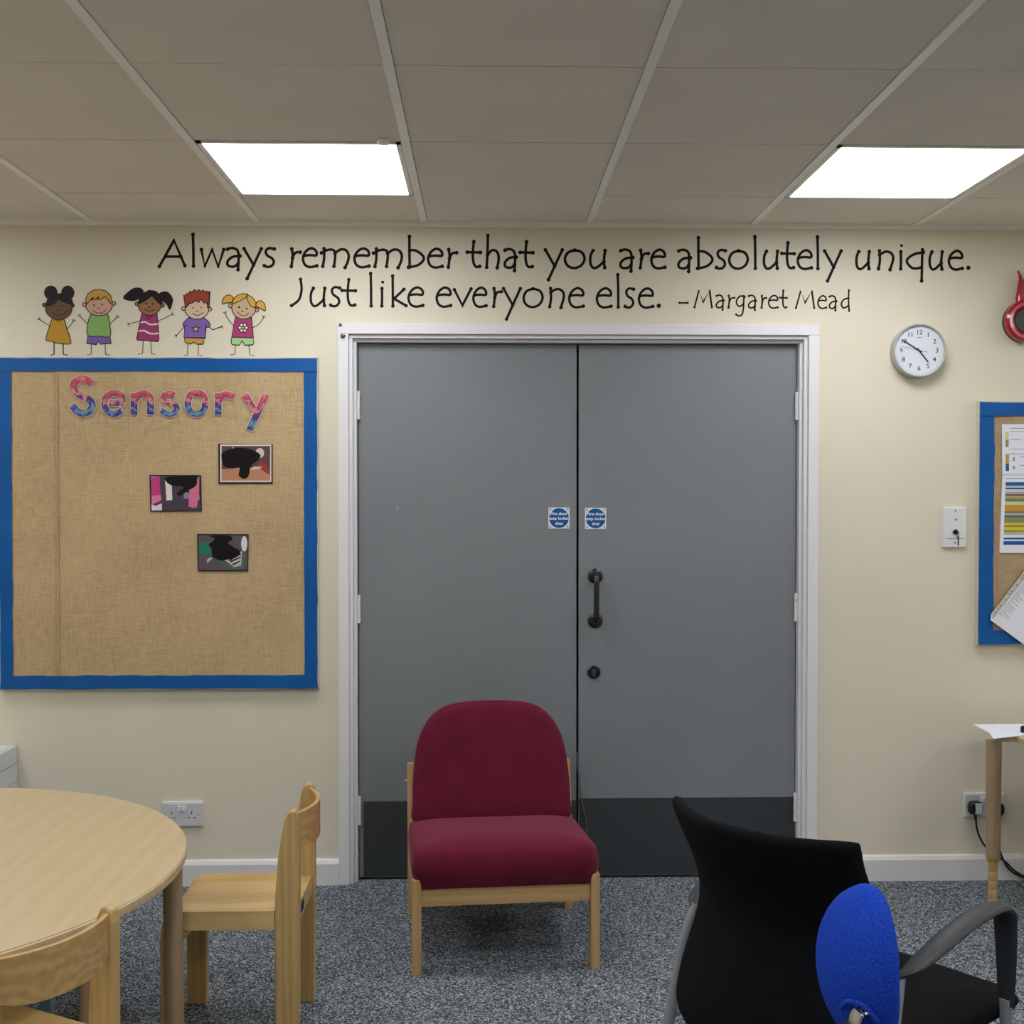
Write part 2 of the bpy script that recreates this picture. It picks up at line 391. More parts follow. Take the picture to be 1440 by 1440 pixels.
for px, py, r in ((478.5, 456.5, .0065), (482, 472, .0095)):
    bm = B(); p = on_y(px, py, -.02); lathe(bm, [(r, 0), (r, .003), (r*.5, .005)], (p.x, -.0175, p.z), 'Y', 16)
    if r > .008: cyl(bm, (p.x, -.022, p.z), (p.x, -.032, p.z), .0045, n=6)
    obj('bolt', bm, M['screw'], fr, smooth=True)
LY = .045
def door(name, x0, x1, hinge_x, hinge_py, kx0, kx1, kz):
    d = empty_struct(name)
    leaf = bx('door_leaf', M['door'], d, x0, x1, LY, LY+.04, .008, 1.984, bevel=.002)
    bx('kick_plate', M['kick'], d, kx0, kx1, LY-.002, LY+.001, .012, kz)
    for py in hinge_py:
        p = on_y(500, py, LY); h = B()
        for i in range(5):
            z0 = p.z-.052+i*.0208; cyl(h, (hinge_x, LY-.012, z0+.0004), (hinge_x, LY-.012, z0+.0204), .0078 if i % 2 == 0 else .0072, n=14)
        box(h, hinge_x-.004, hinge_x+.004, LY-.012, LY+.004, p.z-.052, p.z+.052)
        obj('hinge', h, wm, d, smooth=True)
    return d
d1 = door('door_1', -.463, .343, -.4625, (570, 856, 1139), -.447, .342, .292)
d2 = door('door_2', .351, 1.161, 1.1605, (570, 855, 1138), .354, 1.158, .299)
bx('backing', M['dark'], fr, FX0, FX1, .1, .12, 0, FZ)
h = thing('door_handle_temp', 'x', 'x')
bpy.data.objects.remove(h)
t0, t1 = on_y(837, 810, LY), on_y(837.5, 872.5, LY); hx = t0.x
grip = B(); path = [(hx, LY, t0.z)] + [(hx, LY-.058+.02*math.cos(a)-.0, t0.z-.02+.02*math.sin(a)) for a in []]
yb = LY-.052
pts = [(hx, LY, t0.z), (hx, yb+.02, t0.z), (hx, yb+.007, t0.z-.005), (hx, yb, t0.z-.02), (hx, yb, t1.z+.02), (hx, yb+.007, t1.z+.005), (hx, yb+.02, t1.z), (hx, LY, t1.z)]
tube(grip, curve(pts, 4), .0105, 16, up=(1, 0, 0)); g = obj('pull_handle', grip, M['chrome_dark'], d2, smooth=True, label='dark polished pull handle')
for p in (t0, t1):
    bm = B(); lathe(bm, [(.028, 0), (.028, .004), (.022, .008), (.014, .009)], (hx, LY, p.z), 'Y', 28); obj('rose', bm, M['chrome_dark'], g, smooth=True)
p = on_y(835, 945, LY); bm = B(); lathe(bm, [(.025, 0), (.025, .004), (.021, .008), (.001, .0085)], (p.x, LY, p.z), 'Y', 28)
lk = obj('lock_escutcheon', bm, M['chrome_dark'], d2, smooth=True, label='round dark lock escutcheon')
bm = B(); lathe(bm, [(.0085, 0), (.0085, .0105), (.001, .0106)], (p.x, LY, p.z+.004), 'Y', 18); box(bm, p.x-.005, p.x+.005, LY-.0105, LY, p.z-.015, p.z+.002); obj('lock_cylinder', bm, M['chrome'], lk)
bm = B(); box(bm, p.x-.001, p.x+.001, LY-.0112, LY-.0105, p.z-.004, p.z+.008); obj('keyhole', bm, M['black'], lk)
# loose seal strip by the meeting edge
bm = B(); q = [(811, 1058), (813, 1085), (816, 1110), (820, 1135), (825, 1158), (822, 1185)]
tube(bm, curve([(*[on_y(a, b, LY-.012).x], LY-.010-.004*(i % 2), on_y(a, b, LY-.012).z) for i, (a, b) in enumerate(q)], 4), .0028, 8); obj('loose_seal_strip', bm, flat((96, 98, 100)), d1, smooth=True, label='loose grey seal strip')
# small white specks (paint nicks) left on the leaf
bm = B(); p = on_y(559, 715, LY); disc(bm, p.x, p.z, .005, LY-.0006); obj('sticker_dot', bm, flat((150, 160, 168)), d1)

def fire_sign(px, py, side):
    p = on_y(px, py, LY); s = .0392
    t = thing('fire_door_sign', 'small square blue and white fire door sign on the %s door leaf' % side, 'sign', (p.x, LY, p.z), 0, 'fire door signs at the meeting edge')
    bx('plate', flat((226, 228, 226)), t, -s, s, -.0022, 0, -s, s)
    bm = B(); disc(bm, 0, 0, .0365, -.0025, 40); obj('blue_disc', bm, flat((14, 82, 150)), t)
    for y, st in ((.0165, 'Fire door'), (-.001, 'keep locked'), (-.0195, 'shut')):
        text(st, .0165, (0, y), -.0028, flat((240, 244, 250)), 'lettering', t, bold=.0003)
    for a in (-1, 1):
        for b in (-1, 1):
            bm = B(); lathe(bm, [(.0027, 0), (.002, .0012)], (a*.0325, -.0022, b*.0325), 'Y', 10); obj('screw', bm, M['screw'], t)
fire_sign(786, 728.5, 'left'); fire_sign(837.5, 729, 'right')

# ---------------------------------------------------------------- wall lettering
G = {
'A': [[(0, -.03), (.57, 1.5), (1, .02)], [(.24, .55), (.84, .55)]],
'l': [[(.3, 1.85), (.5, 1), (.55, 0)]],
'w': [[(0, .97), (.15, 0), (.48, .97), (.75, -.03), (1, .97)]],
'a': [[(.05, 1.0), (.4, 1.07), (.78, .95), (.9, .6), (.85, -.2)], [(1, .6), (.45, .55), (.08, .32), (.05, .08), (.3, -.02), (.6, .0), (.85, .15)]],
'y': [[(0, 1.03), (.55, .08)], [(1, 1.03), (.55, .08), (.18, -.72)]],
's': [[(1, 1.02), (.45, 1.06), (.14, .88), (.3, .64), (.8, .45), (.95, .22), (.7, .02), (.3, -.03), (0, .04)]],
'r': [[(.12, 1.03), (.22, .6), (.08, 0)], [(.2, .5), (.5, .8), (1, .84)]],
'e': [[(.1, .64), (.55, .67), (.97, .66), (.93, .93), (.6, 1.07), (.22, .88), (.02, .5), (.15, .12), (.5, -.03), (1, .04)]],
'm': [[(.1, 1.05), (.1, .5), (.05, .02)], [(0, .8), (.18, .95), (.36, 1.0), (.49, .88), (.5, .5), (.46, .02)], [(.5, .78), (.7, 1.0), (.9, .96), (1, .68), (.97, .3), (.87, -.05)]],
'b': [[(.06, 1.78), (.06, .9), (.08, 0)], [(.08, .98), (.5, .95), (.95, .65), (.97, .38), (.6, .1), (0, -.02)]],
't': [[(.5, 1.5), (.42, .8), (.48, .25), (.68, .02), (.95, .05)], [(0, .88), (1, .86)]],
'h': [[(.2, 1.85), (.18, .9), (.12, 0)], [(.18, .72), (.5, 1.0), (.85, .9), (.97, .5), (.86, -.03)]],
'o': [[(.5, 1.02), (.15, .87), (0, .48), (.15, .1), (.5, -.03), (.85, .15), (1, .53), (.85, .9), (.5, 1.02)]],
'u': [[(.2, 1.0), (.05, .7), (.04, .25), (.2, .0), (.45, .02), (.88, .35)], [(.95, 1.0), (.88, .4), (.93, 0)]],
'n': [[(.12, 1.05), (.15, .5), (.06, 0)], [(.13, .82), (.5, 1.0), (.85, .93), (1, .6), (.8, -.05)]],
'i': [[(.55, 1), (.6, .5), (.5, 0)]],
'q': [[(.95, 1.12), (.93, .6), (.9, -.7)], [(1, .97), (.5, .88), (.1, .65), (0, .4), (.25, .1), (.5, .02), (.88, .08)]],
'J': [[(.88, 1.5), (.98, .9), (.7, .32), (0, 0)]],
'k': [[(.08, 1.72), (.1, 0)], [(.85, .95), (.18, .42), (1, .02)]],
'v': [[(0, .95), (.48, .05), (1, 1)]],
'-': [[(0, .38), (1, .38)]],
'M': [[(0, 0), (.25, 1.45), (.5, .45), (.87, 1.45), (1, 0)]],
'g': [[(1, .92), (.5, 1.0), (.1, .7), (.05, .35), (.4, .1), (.85, .3)], [(.92, 1.0), (.87, .0), (.7, -.6), (.3, -.72), (0, -.6)]],
'd': [[(.95, 1.55), (.9, .8), (.97, -.22)], [(.9, .88), (.3, .75), (0, .35), (.3, .03), (.9, .22)]],
}
STRAIGHT = set('AwyvkM-')
def lettering(name, label, group, letters, xh, w, b0, b1, x0, x1):
    t = thing(name, label, 'wall lettering', (0, 0, 0)); Y = -.0006
    for it in letters:
        ch, a, b = (it+(None,))[:3] if len(it) == 2 else it
        if b is None: a, b = a-1.4, a+1.4
        base = b0+(b1-b0)*((a+b)/2-x0)/(x1-x0)
        bm = B(); k = 0
        if ch == '.':
            p = wp((a+b)/2, base-2); disc(bm, p[0], p[1], .0082, Y)
        else:
            for st in G[ch]:
                q = st if ch in STRAIGHT else [tuple(v) for v in curve([(u, v, 0) for u, v in st], 5)]
                q = [wp(a+(b-a)*p[0], base-xh*p[1]) for p in q]
                ribbon(bm, q, w, Y-.00005*k, blob=w*.72); k += 1
            if ch in STRAIGHT:      # round the corners
                for st in G[ch]:
                    for p in st[1:-1]:
                        c = wp(a+(b-a)*p[0], base-xh*p[1]); disc(bm, c[0], c[1], w/2, Y-.0003)
            if ch == 'i':
                p = wp((a+b)/2+1.2, base-xh*1.36); disc(bm, p[0], p[1], .0055, Y)
        obj('letter', bm, M['ink'], t)
lettering('wall_lettering', 'long upper line of black handwritten style lettering below the ceiling', None, [
 ('A',224.2,260),('l',272),('w',283.3,314.7),('a',319.2,337.5),('y',343.3,367.5),('s',371.7,385.8),
 ('r',408.7,422.2),('e',425.7,445.5),('m',452,490.3),('e',498,519),('m',525.3,565),('b',574.5,595.8),('e',601.7,621.9),('r',629.5,642.2),
 ('t',657.2,675.5),('h',682,702),('a',709.3,726),('t',731.5,749.4),('y',767,790.7),('o',794.4,822),('u',829.4,852),('a',872,890),('r',899.4,911.7),('e',915.6,935),
 ('a',953.5,971),('b',980.8,1001.6),('s',1007.4,1020),('o',1025.4,1051.5),('l',1062),('u',1073.7,1094.5),('t',1099.4,1116.7),('e',1121.4,1141),('l',1150),('y',1159.6,1182.7),
 ('u',1203.7,1223.3),('n',1234,1256),('i',1266.5),('q',1275.3,1298.3),('u',1306.7,1325.8),('e',1334,1353),('.',1361.7)], 24, .0098, 374, 378.5, 224, 1360)
lettering('wall_lettering', 'second line of large black lettering just above the double doors', None, [
 ('J',410,424.4),('u',436.4,457.8),('s',465,477.6),('t',481,500),('l',521.8),('i',537),('k',550.5,571),('e',574,594.8),
 ('e',613.7,633.7),('v',639,662.5),('e',665.3,683.7),('r',693.3,705),('y',708,731.7),('o',736.3,763),('n',771.7,793),('e',800,820.3),
 ('e',839,859.3),('l',869.3),('s',879,891),('e',898,918),('.',926.4)], 24.6, .0092, 429.7, 432, 410, 926)
lettering('wall_lettering', 'smaller thin black attribution lettering after the dash, right of the second line', None, [
 ('-',955.4,967),('M',976.6,1001),('a',1007,1017.7),('r',1023.7,1032.6),('g',1035.3,1047),('a',1052.4,1063),('r',1070.5,1077.3),('e',1080.6,1093.6),('t',1096.8,1106.3),
 ('M',1119.3,1145),('e',1150,1161.8),('a',1166,1176.2),('d',1183,1194.3)], 16.2, .0060, 432, 433.5, 955, 1194)

# ---------------------------------------------------------------- cartoon child wall stickers
INK = flat((34, 24, 22))
def kid(label, cvt, sc, parts, px_c):
    t = thing('child_sticker', label, 'wall sticker', (0, 0, 0), 0, 'cartoon children stickers above the notice board')
    Y = -.0005
    lw = .0029
    P2 = []
    for (nm, rgb, shapes, lines) in parts:
        if nm == 'ears': P2 += [('ear', rgb, [q], []) for q in shapes]
        elif nm == 'legs': P2 += [('leg', rgb, [], [q]) for q in lines]
        elif nm == 'arms': P2 += [('arm', rgb, [], [lines[0]]+lines[2:5]), ('arm', rgb, [], [lines[1]]+lines[5:])]
        else: P2.append((nm, rgb, shapes, lines))
    for i, (nm, rgb, shapes, lines) in enumerate(P2):
        bm = B(); y = Y-.00016*i; j = 0
        for s in shapes:
            col = 0
            if s[0] == 'c': pts = [(s[1]+s[3]*math.cos(2*PI*k/28), s[2]+(s[4] if len(s) > 4 else s[3])*math.sin(2*PI*k/28)) for k in range(28)]
            elif s[0] == 's': pts = [tuple(v)[:2] for v in curve([(a, b, 0) for a, b in s[1]], 4, True)]
            else: pts = s[1]
            q = [wp(*cvt(a, b)) for a, b in pts]
            bm.faces.new([bm.verts.new((a, y-.00003*j, b)) for a, b in q]).material_index = 0
            ribbon(bm, q+[q[0]], lw, y-.00003*j-.00008, 1, caps=False); j += 1
        for l in lines:
            if l[0] == 'd':
                p = wp(*cvt(l[1], l[2])); disc(bm, p[0], p[1], l[3] if len(l) > 3 else .0026, y-.00016, 10, mi=1)
            else:
                q = l[1]
                if l[0] == 'k': q = [tuple(v)[:2] for v in curve([(a, b, 0) for a, b in q], 4)]
                ribbon(bm, [wp(*cvt(a, b)) for a, b in q], l[2] if len(l) > 2 else lw*.9, y-.00016-.00002*len(bm.verts)/400, l[3] if len(l) > 3 else 1)
        obj(nm, bm, [flat(rgb), INK], t)
def hand(x, y, a, s):
    return [('p', [(x, y), (x+s*math.cos(a+d), y+s*math.sin(a+d))], .002) for d in (-.8, 0, .8)]
c9 = lambda a, b: (40+a/9.0, 395+b/9.0)
c7 = lambda a, b: (190+a/7.579, 395+b/7.579)
kid('sticker of a child with two black hair buns and a mustard dress', c9, 9, [
 ('legs', (40, 30, 28), [], [('p', [(325, 770), (325, 932), (285, 938)], .004), ('p', [(440, 780), (442, 930), (490, 938)], .004)]),
 ('arms', (40, 30, 28), [], [('p', [(280, 580), (145, 490)]), ('p', [(490, 615), (570, 510)])]+hand(145, 490, -2.4, 32)+hand(570, 510, -1.1, 32)),
 ('dress', (186, 140, 44), [('s', [(310, 470), (380, 478), (445, 480), (490, 610), (540, 765), (510, 800), (370, 790), (300, 765), (224, 745), (260, 600)])], [('k', [(345, 490), (380, 515), (420, 492)])]),
 ('ears', (104, 80, 60), [('c', 203, 305, 24), ('c', 558, 312, 24)], []),
 ('head', (104, 80, 60), [('c', 385, 345, 170, 146)], [('d', 335, 325), ('d', 430, 322), ('k', [(368, 365), (384, 378), (402, 368)], .0023), ('k', [(300, 395), (340, 428), (400, 436), (455, 415), (490, 378)])]),
 ('hair', (38, 30, 30), [('p', [(216, 322), (240, 240), (330, 182), (400, 160), (480, 182), (550, 240), (568, 302), (500, 285), (430, 258), (378, 232), (330, 290), (260, 318)]), ('c', 285, 150, 80, 84), ('c', 500, 150, 78, 84)], [])], 385)
kid('sticker of a boy with short blond hair, green top and purple shorts', c9, 9, [
 ('legs', (40, 30, 28), [], [('p', [(795, 790), (795, 930), (745, 936)]), ('p', [(972, 790), (975, 930), (1030, 938)])]),
 ('arms', (40, 30, 28), [], [('p', [(750, 545), (655, 450)]), ('p', [(1030, 550), (1118, 462)])]+hand(655, 450, -2.2, 34)+hand(1118, 462, -.8, 34)),
 ('shorts', (122, 92, 160), [('p', [(755, 690), (1035, 695), (1045, 790), (910, 803), (885, 762), (862, 806), (738, 790)])], []),
 ('shirt', (134, 172, 100), [('s', [(795, 425), (900, 430), (1000, 425), (1028, 540), (1035, 700), (900, 700), (755, 692), (750, 560)])], []),
 ('ears', (206, 160, 140), [('c', 712, 302, 27), ('c', 1080, 285, 26)], []),
 ('head', (206, 160, 140), [('c', 895, 300, 168, 142)], [('d', 832, 308, .0032), ('d', 935, 300, .0032), ('k', [(875, 345), (893, 356), (908, 342)], .0023), ('k', [(820, 375), (865, 404), (930, 405), (985, 368)])]),
 ('hair', (200, 156, 72), [('p', [(738, 305), (725, 230), (760, 160), (830, 117), (900, 108), (980, 127), (1045, 190), (1065, 290), (1042, 290), (1010, 235), (970, 195), (930, 230), (872, 242), (895, 205), (832, 245), (800, 242), (825, 210), (770, 260)])], [])], 895)
kid('sticker of a child with black pigtails and magenta dress with white waves', c7, 7.6, [
 ('legs', (40, 30, 28), [], [('p', [(88, 630), (80, 775), (35, 782)]), ('p', [(165, 635), (175, 775), (215, 782)])]),
 ('arms', (40, 30, 28), [], [('p', [(240, 432), (390, 360)]), ('p', [(60, 425), (-58, 458)])]+hand(390, 360, -.5, 28)+hand(-58, 458, 2.9, 28)),
 ('dress', (158, 58, 108), [('p', [(72, 350), (235, 350), (245, 470), (255, 630), (245, 645), (120, 635), (25, 632), (18, 620), (45, 480)])], [('k', [(115, 372), (145, 408), (178, 374)]), ('k', [(66, 442), (110, 438), (160, 464), (238, 460)], .0058, 2), ('k', [(42, 535), (100, 532), (160, 562), (242, 560)], .0058, 2)]),
 ('ears', (146, 108, 78), [('c', 22, 245, 22), ('c', 290, 260, 22)], []),
 ('head', (146, 108, 78), [('c', 155, 250, 122, 120)], [('d', 118, 242, .0034), ('d', 190, 246, .0034), ('k', [(140, 280), (156, 285), (165, 268)], .0023), ('k', [(105, 300), (150, 325), (210, 308)])]),
 ('hair', (34, 27, 28), [('s', [(-124, 183), (-32, 91), (42, 76), (88, 109), (61, 165), (-13, 211)]), ('s', [(255, 150), (300, 118), (350, 125), (390, 170), (400, 220), (372, 305), (340, 250), (300, 215)]),
   ('p', [(36, 240), (45, 190), (85, 135), (150, 100), (220, 110), (260, 145), (292, 220), (282, 258), (245, 228), (180, 160), (120, 205), (60, 240)])], [])], 155)
kid('sticker of a boy with spiky red hair and star on purple shirt', c7, 7.6, [
 ('legs', (40, 30, 28), [], [('p', [(563, 665), (560, 790), (520, 795)]), ('p', [(678, 670), (672, 790), (715, 797)])]),
 ('arms', (40, 30, 28), [], [('p', [(520, 490), (445, 580)]), ('p', [(795, 490), (825, 522), (915, 490)])]+hand(445, 580, 2.6, 24)+hand(915, 490, -.1, 24)),
 ('shorts', (200, 152, 70), [('p', [(528, 605), (738, 605), (735, 655), (725, 675), (655, 675), (628, 650), (590, 675), (535, 658)])], []),
 ('shirt', (128, 98, 172), [('p', [(570, 395), (735, 392), (775, 425), (803, 465), (795, 490), (755, 500), (748, 610), (520, 605), (530, 495), (508, 470), (530, 430)])], [('p', [(540, 460), (530, 495)]), ('p', [(755, 465), (755, 500)])]),
 ('star', (222, 176, 96), [('p', [(648+(40 if k % 2 == 0 else 17)*math.sin(k*PI/5), 512-(40 if k % 2 == 0 else 17)*math.cos(k*PI/5)) for k in range(10)])], [('d', 648+50*math.cos(k*PI/5+.3), 512+50*math.sin(k*PI/5+.3), .0009) for k in range(10)]),
 ('ears', (214, 186, 162), [('c', 518, 296, 20), ('c', 798, 302, 20)], []),
 ('head', (214, 186, 162), [('c', 660, 300, 126, 110)], [('d', 620, 288), ('d', 704, 286), ('k', [(652, 322), (664, 330), (672, 318)], .0023), ('k', [(615, 345), (650, 366), (690, 362), (730, 336)])]),
 ('hair', (154, 68, 44), [('p', [(540, 290), (518, 150), (545, 157), (550, 135), (575, 137), (585, 110), (610, 120), (635, 92), (655, 112), (682, 92), (700, 114), (730, 98), (740, 117), (765, 108), (772, 125), (795, 110), (790, 300), (775, 290), (768, 215), (740, 240), (705, 200), (680, 232), (650, 212), (600, 242), (583, 235)])], [])], 660)
kid('sticker of a girl with blonde bunches and white flower on magenta top', c7, 7.6, [
 ('legs', (40, 30, 28), [], [('p', [(1070, 680), (1062, 785), (1020, 788)]), ('p', [(1212, 680), (1222, 790), (1268, 795)])]),
 ('arms', (40, 30, 28), [], [('k', [(1050, 475), (1000, 420), (962, 350)]), ('k', [(1255, 498), (1320, 460), (1368, 393)])]+hand(962, 350, -1.8, 28)+hand(1368, 393, -1.3, 28)),
 ('shorts', (160, 206, 138), [('p', [(1032, 598), (1262, 605), (1265, 665), (1255, 682), (1170, 686), (1140, 640), (1110, 686), (1035, 680), (1024, 660)])], []),
 ('shirt', (168, 62, 112), [('p', [(1070, 380), (1240, 390), (1262, 608), (1032, 600)])], []),
 ('flower', (226, 222, 212), [('c', 1153+34*math.cos(k*PI/3), 500+34*math.sin(k*PI/3), 19) for k in range(6)], []),
 ('flower_centre', (190, 170, 140), [('c', 1153, 500, 15)], []),
 ('ears', (200, 170, 136), [('c', 1015, 268, 20), ('c', 1300, 312, 20)], []),
 ('head', (200, 170, 136), [('c', 1160, 290, 128, 118)], [('d', 1110, 282, .0038), ('d', 1190, 296, .0032), ('k', [(1135, 318), (1146, 331), (1156, 320)], .0023), ('k', [(1090, 330), (1135, 370), (1180, 370), (1212, 342)])]),
 ('hair', (212, 164, 66), [('s', [(930, 245), (940, 190), (980, 155), (1020, 155), (1050, 190), (1030, 230), (980, 235)]), ('s', [(1290, 270), (1300, 225), (1340, 212), (1380, 245), (1390, 320), (1340, 295)]),
   ('p', [(1030, 235), (1050, 190), (1100, 150), (1160, 135), (1200, 142), (1185, 175), (1120, 215), (1060, 240)]), ('p', [(1192, 145), (1250, 175), (1290, 235), (1285, 292), (1230, 265), (1195, 200)])], [])], 1160)
# white wave bands on the magenta dress
for o in bpy.data.objects:
    if o.name.startswith('dress') and o.type == 'MESH': o.data.materials.append(flat((224, 214, 196)))

# ---------------------------------------------------------------- left notice board
def bar_outline(bm, pts, Y0, Y1):
    prism(bm, pts, lambda a, b, d: (a, d, b), Y0, Y1)
bl, br, bt, bb = -1.748, -.6065, 1.9215, .7255
t = thing('notice_board', 'large burlap covered notice board with bright blue border left of the doors', 'notice board', ((bl+br)/2, -.002, bb))
ox, oz = (bl+br)/2, bb
bx('board', flat((150, 120, 80)), t, bl-ox+.002, br-ox-.002, -.016, 0, .002, bt-oz-.002)
il, ir, it_, ib = wp(17.5, 735, -.02)[0]-ox, wp(428, 735, -.02)[0]-ox, wp(220, 522.5, -.02)[1]-oz, wp(220, 949.5, -.02)[1]-oz
def sheet(x0, x1, z0, z1, y, seed):
    bm = B(); nx, nz = 14, 28; rnd = random.Random(seed); g = []
    for i in range(nx+1):
        row = []
        for j in range(nz+1):
            u, v = i/nx, j/nz
            dy = .0016*math.sin(9*u+3*v+seed)*math.sin(5*v+seed) + .0018*max(0, .25-v)*4*math.sin(14*u-10*v)
            e = (.0022 if i in (0, nx) else 0)*rnd.uniform(-1, 1)
            row.append(bm.verts.new((x0+(x1-x0)*u+e, y-abs(dy), z0+(z1-z0)*v+(rnd.uniform(-.0015, .0015) if j in (0, nz) else 0))))
        g.append(row)
    for i in range(nx):
        for j in range(nz): bm.faces.new((g[i][j], g[i+1][j], g[i+1][j+1], g[i][j+1]))
    r = bmesh.ops.extrude_face_region(bm, geom=bm.faces[:])
    for v in r['geom']:
        if isinstance(v, bmesh.types.BMVert): v.co.y += .0025
    return bm
sx_ = wp(82, 735, -.02)[0]-ox
obj('burlap_sheet', sheet(il-.003, sx_+.01, ib-.003, it_+.003, -.0185, 1), M['burlap'], t, smooth=True)
obj('burlap_sheet', sheet(sx_-.002, ir+.003, ib-.003, it_+.003, -.0205, 2), M['burlap'], t, smooth=True)
bx('fabric_seam', M['burlap'], t, sx_-.0035, sx_+.0015, -.0258, -.018, ib, it_, bevel=.001)
def wavy(x0, x1, z0, z1, seed, horiz):
    rnd = random.Random(seed); n = 26; bm = B(); top, bot = [], []
    for i in range(n+1):
        u = i/n; a, b = rnd.uniform(-.001, .001), rnd.uniform(-.0018, .0023); k = .0012*(1+math.sin(u*17+seed))
        if horiz: P = ((x0+(x1-x0)*u, -.0235-k, z0+a), (x0+(x1-x0)*u, -.0235-k*.4, z1+b))
        else: P = ((x0+a, -.0225-k, z0+(z1-z0)*u), (x1+b, -.0225-k*.4, z0+(z1-z0)*u))
        top.append(bm.verts.new(P[0])); bot.append(bm.verts.new(P[1]))
    for i in range(n): bm.faces.new((top[i], top[i+1], bot[i+1], bot[i]))
    r = bmesh.ops.extrude_face_region(bm, geom=bm.faces[:])
    for v in r['geom']:
        if isinstance(v, bmesh.types.BMVert): v.co.y += .0012
    return bm
BW, BHh = br-ox, bt-oz
obj('border_strip', wavy(-BW, il+.0, 0, BHh, 1, False), M['blue_border'], t, smooth=True)
obj('border_strip', wavy(ir, BW, 0, BHh, 2, False), M['blue_border'], t, smooth=True)
obj('border_strip', wavy(-BW, BW, it_, BHh, 3, True), M['blue_border'], t, smooth=True)
obj('border_strip', wavy(-BW, BW, 0, ib, 4, True), M['blue_border'], t, smooth=True)
bm = B()
for a in ((-BW-.004, BW+.004, 0-.004, 0), (-BW-.004, BW+.004, BHh, BHh+.005), (BW, BW+.004, -.004, BHh+.005), (-BW-.004, -BW, -.004, BHh+.005)): box(bm, a[0], a[1], -.020, 0, a[2], a[3])
obj('edge_trim', bm, flat((205, 203, 190)), t)

# the cut-out letters
SY = -.0245
c45 = lambda a, b: on_y(80+a/4.5, 520+b/4.5, SY)
LET = {
'capital S': [[(222, 88), (190, 64), (150, 60), (112, 84), (110, 128), (158, 166), (210, 192), (226, 232), (196, 270), (142, 270), (98, 228)], 40],
'letter e': [[(335, 211), (420, 211)], [(418, 205), (412, 165), (365, 148), (318, 168), (302, 215), (320, 262), (365, 280), (412, 258)], 34],
'letter n': [[(490, 152), (490, 280)], [(490, 200), (515, 165), (555, 152), (588, 175), (594, 220), (594, 280)], 40],
'letter s': [[(745, 160), (708, 150), (674, 170), (688, 200), (738, 214), (762, 245), (740, 276), (700, 280), (662, 258)], 31],
'letter o': [[(885, 145), (845, 162), (830, 215), (845, 262), (885, 279), (925, 262), (940, 215), (925, 162), (885, 145)], 37],
'letter r': [[(1022, 152), (1022, 280)], [(1022, 205), (1040, 172), (1075, 158), (1122, 170)], 38],
'letter y': [[(1192, 160), (1252, 262)], [(1325, 156), (1222, 378)], 38]}
ORD = ['first', 'second', 'third', 'fourth', 'fifth', 'sixth', 'last']
for i, (nm, dat) in enumerate(LET.items()):
    w = dat[-1]/4.5/384.0; strokes = dat[:-1]
    P = [[c45(*p) for p in s] for s in strokes]
    cx = sum(p.x for s in P for p in s)/sum(len(s) for s in P); cz = sum(p.z for s in P for p in s)/sum(len(s) for s in P)
    lo = min(p.z for s in P for p in s)
    S = []
    for s in P:
        q = [(p.x-cx, p.z-lo, 0) for p in s]
        S.append([tuple(v)[:2] for v in curve(q, 6)] if len(q) > 2 else [p[:2] for p in q])
    def lay(extra, y, m, nm2, par):
        bm = B()
        for k, q in enumerate(S):
            q = [Vector(p) for p in q]; cl = (q[0]-q[-1]).length < 1e-6
            if not cl:
                e = max(0, extra)/2+.001; q[0] = q[0]+(q[0]-q[1]).normalized()*e; q[-1] = q[-1]+(q[-1]-q[-2]).normalized()*e
            ribbon(bm, q, w+extra, y-.00012*k, caps=False)
        return obj(nm2, bm, m, par)
    root = lay(.0062, -.0, flat((226, 206, 214)), 'display_letter', None)
    root.location = (cx, SY-.003, lo)
    tag(root, 'multicoloured swirl cut-out %s, %s of the seven letters on the burlap board' % (nm, ORD[i]), 'display letter', 'cut-out heading letters')
    lay(.0018, -.0005, flat((40, 20, 50)), 'dark_outline', root); lay(-.0012, -.001, M['swirl'], 'swirl_print', root)

# three pinned photo prints
cph = lambda a, b: on_y(200+a/6.857, 610+b/6.857, -.026)
def photo(label, corners, items, border=None):
    pts = [cph(*c) for c in corners]; cx = sum(p.x for p in pts)/4; cz = min(p.z for p in pts)
    bm = B(); bar_outline(bm, [(p.x-cx, p.z-cz) for p in pts], -.003, 0)
    r = obj('photo_card', bm, flat((34, 24, 28)), None); r.location = (cx, -.0245, cz); tag(r, label, 'photo', 'photo prints on the burlap board')
    for k, (nm, rgb, sh) in enumerate(items):
        bm = B()
        if sh[0] == 'c': sh = [(sh[1]+sh[3]*math.cos(a*PI/10), sh[2]+sh[4]*math.sin(a*PI/10)) for a in range(20)]
        bm.faces.new([bm.verts.new((cph(*p).x-cx, -.0032-.0001*k, cph(*p).z-cz)) for p in sh])
        obj(nm, bm, flat(rgb, .4), r)
def R4(x0, y0, x1, y1): return [(x0, y0), (x1, y0), (x1, y1), (x0, y1)]
blob = lambda pts: [tuple(v)[:2] for v in curve([(a, b, 0) for a, b in pts], 4, True)]
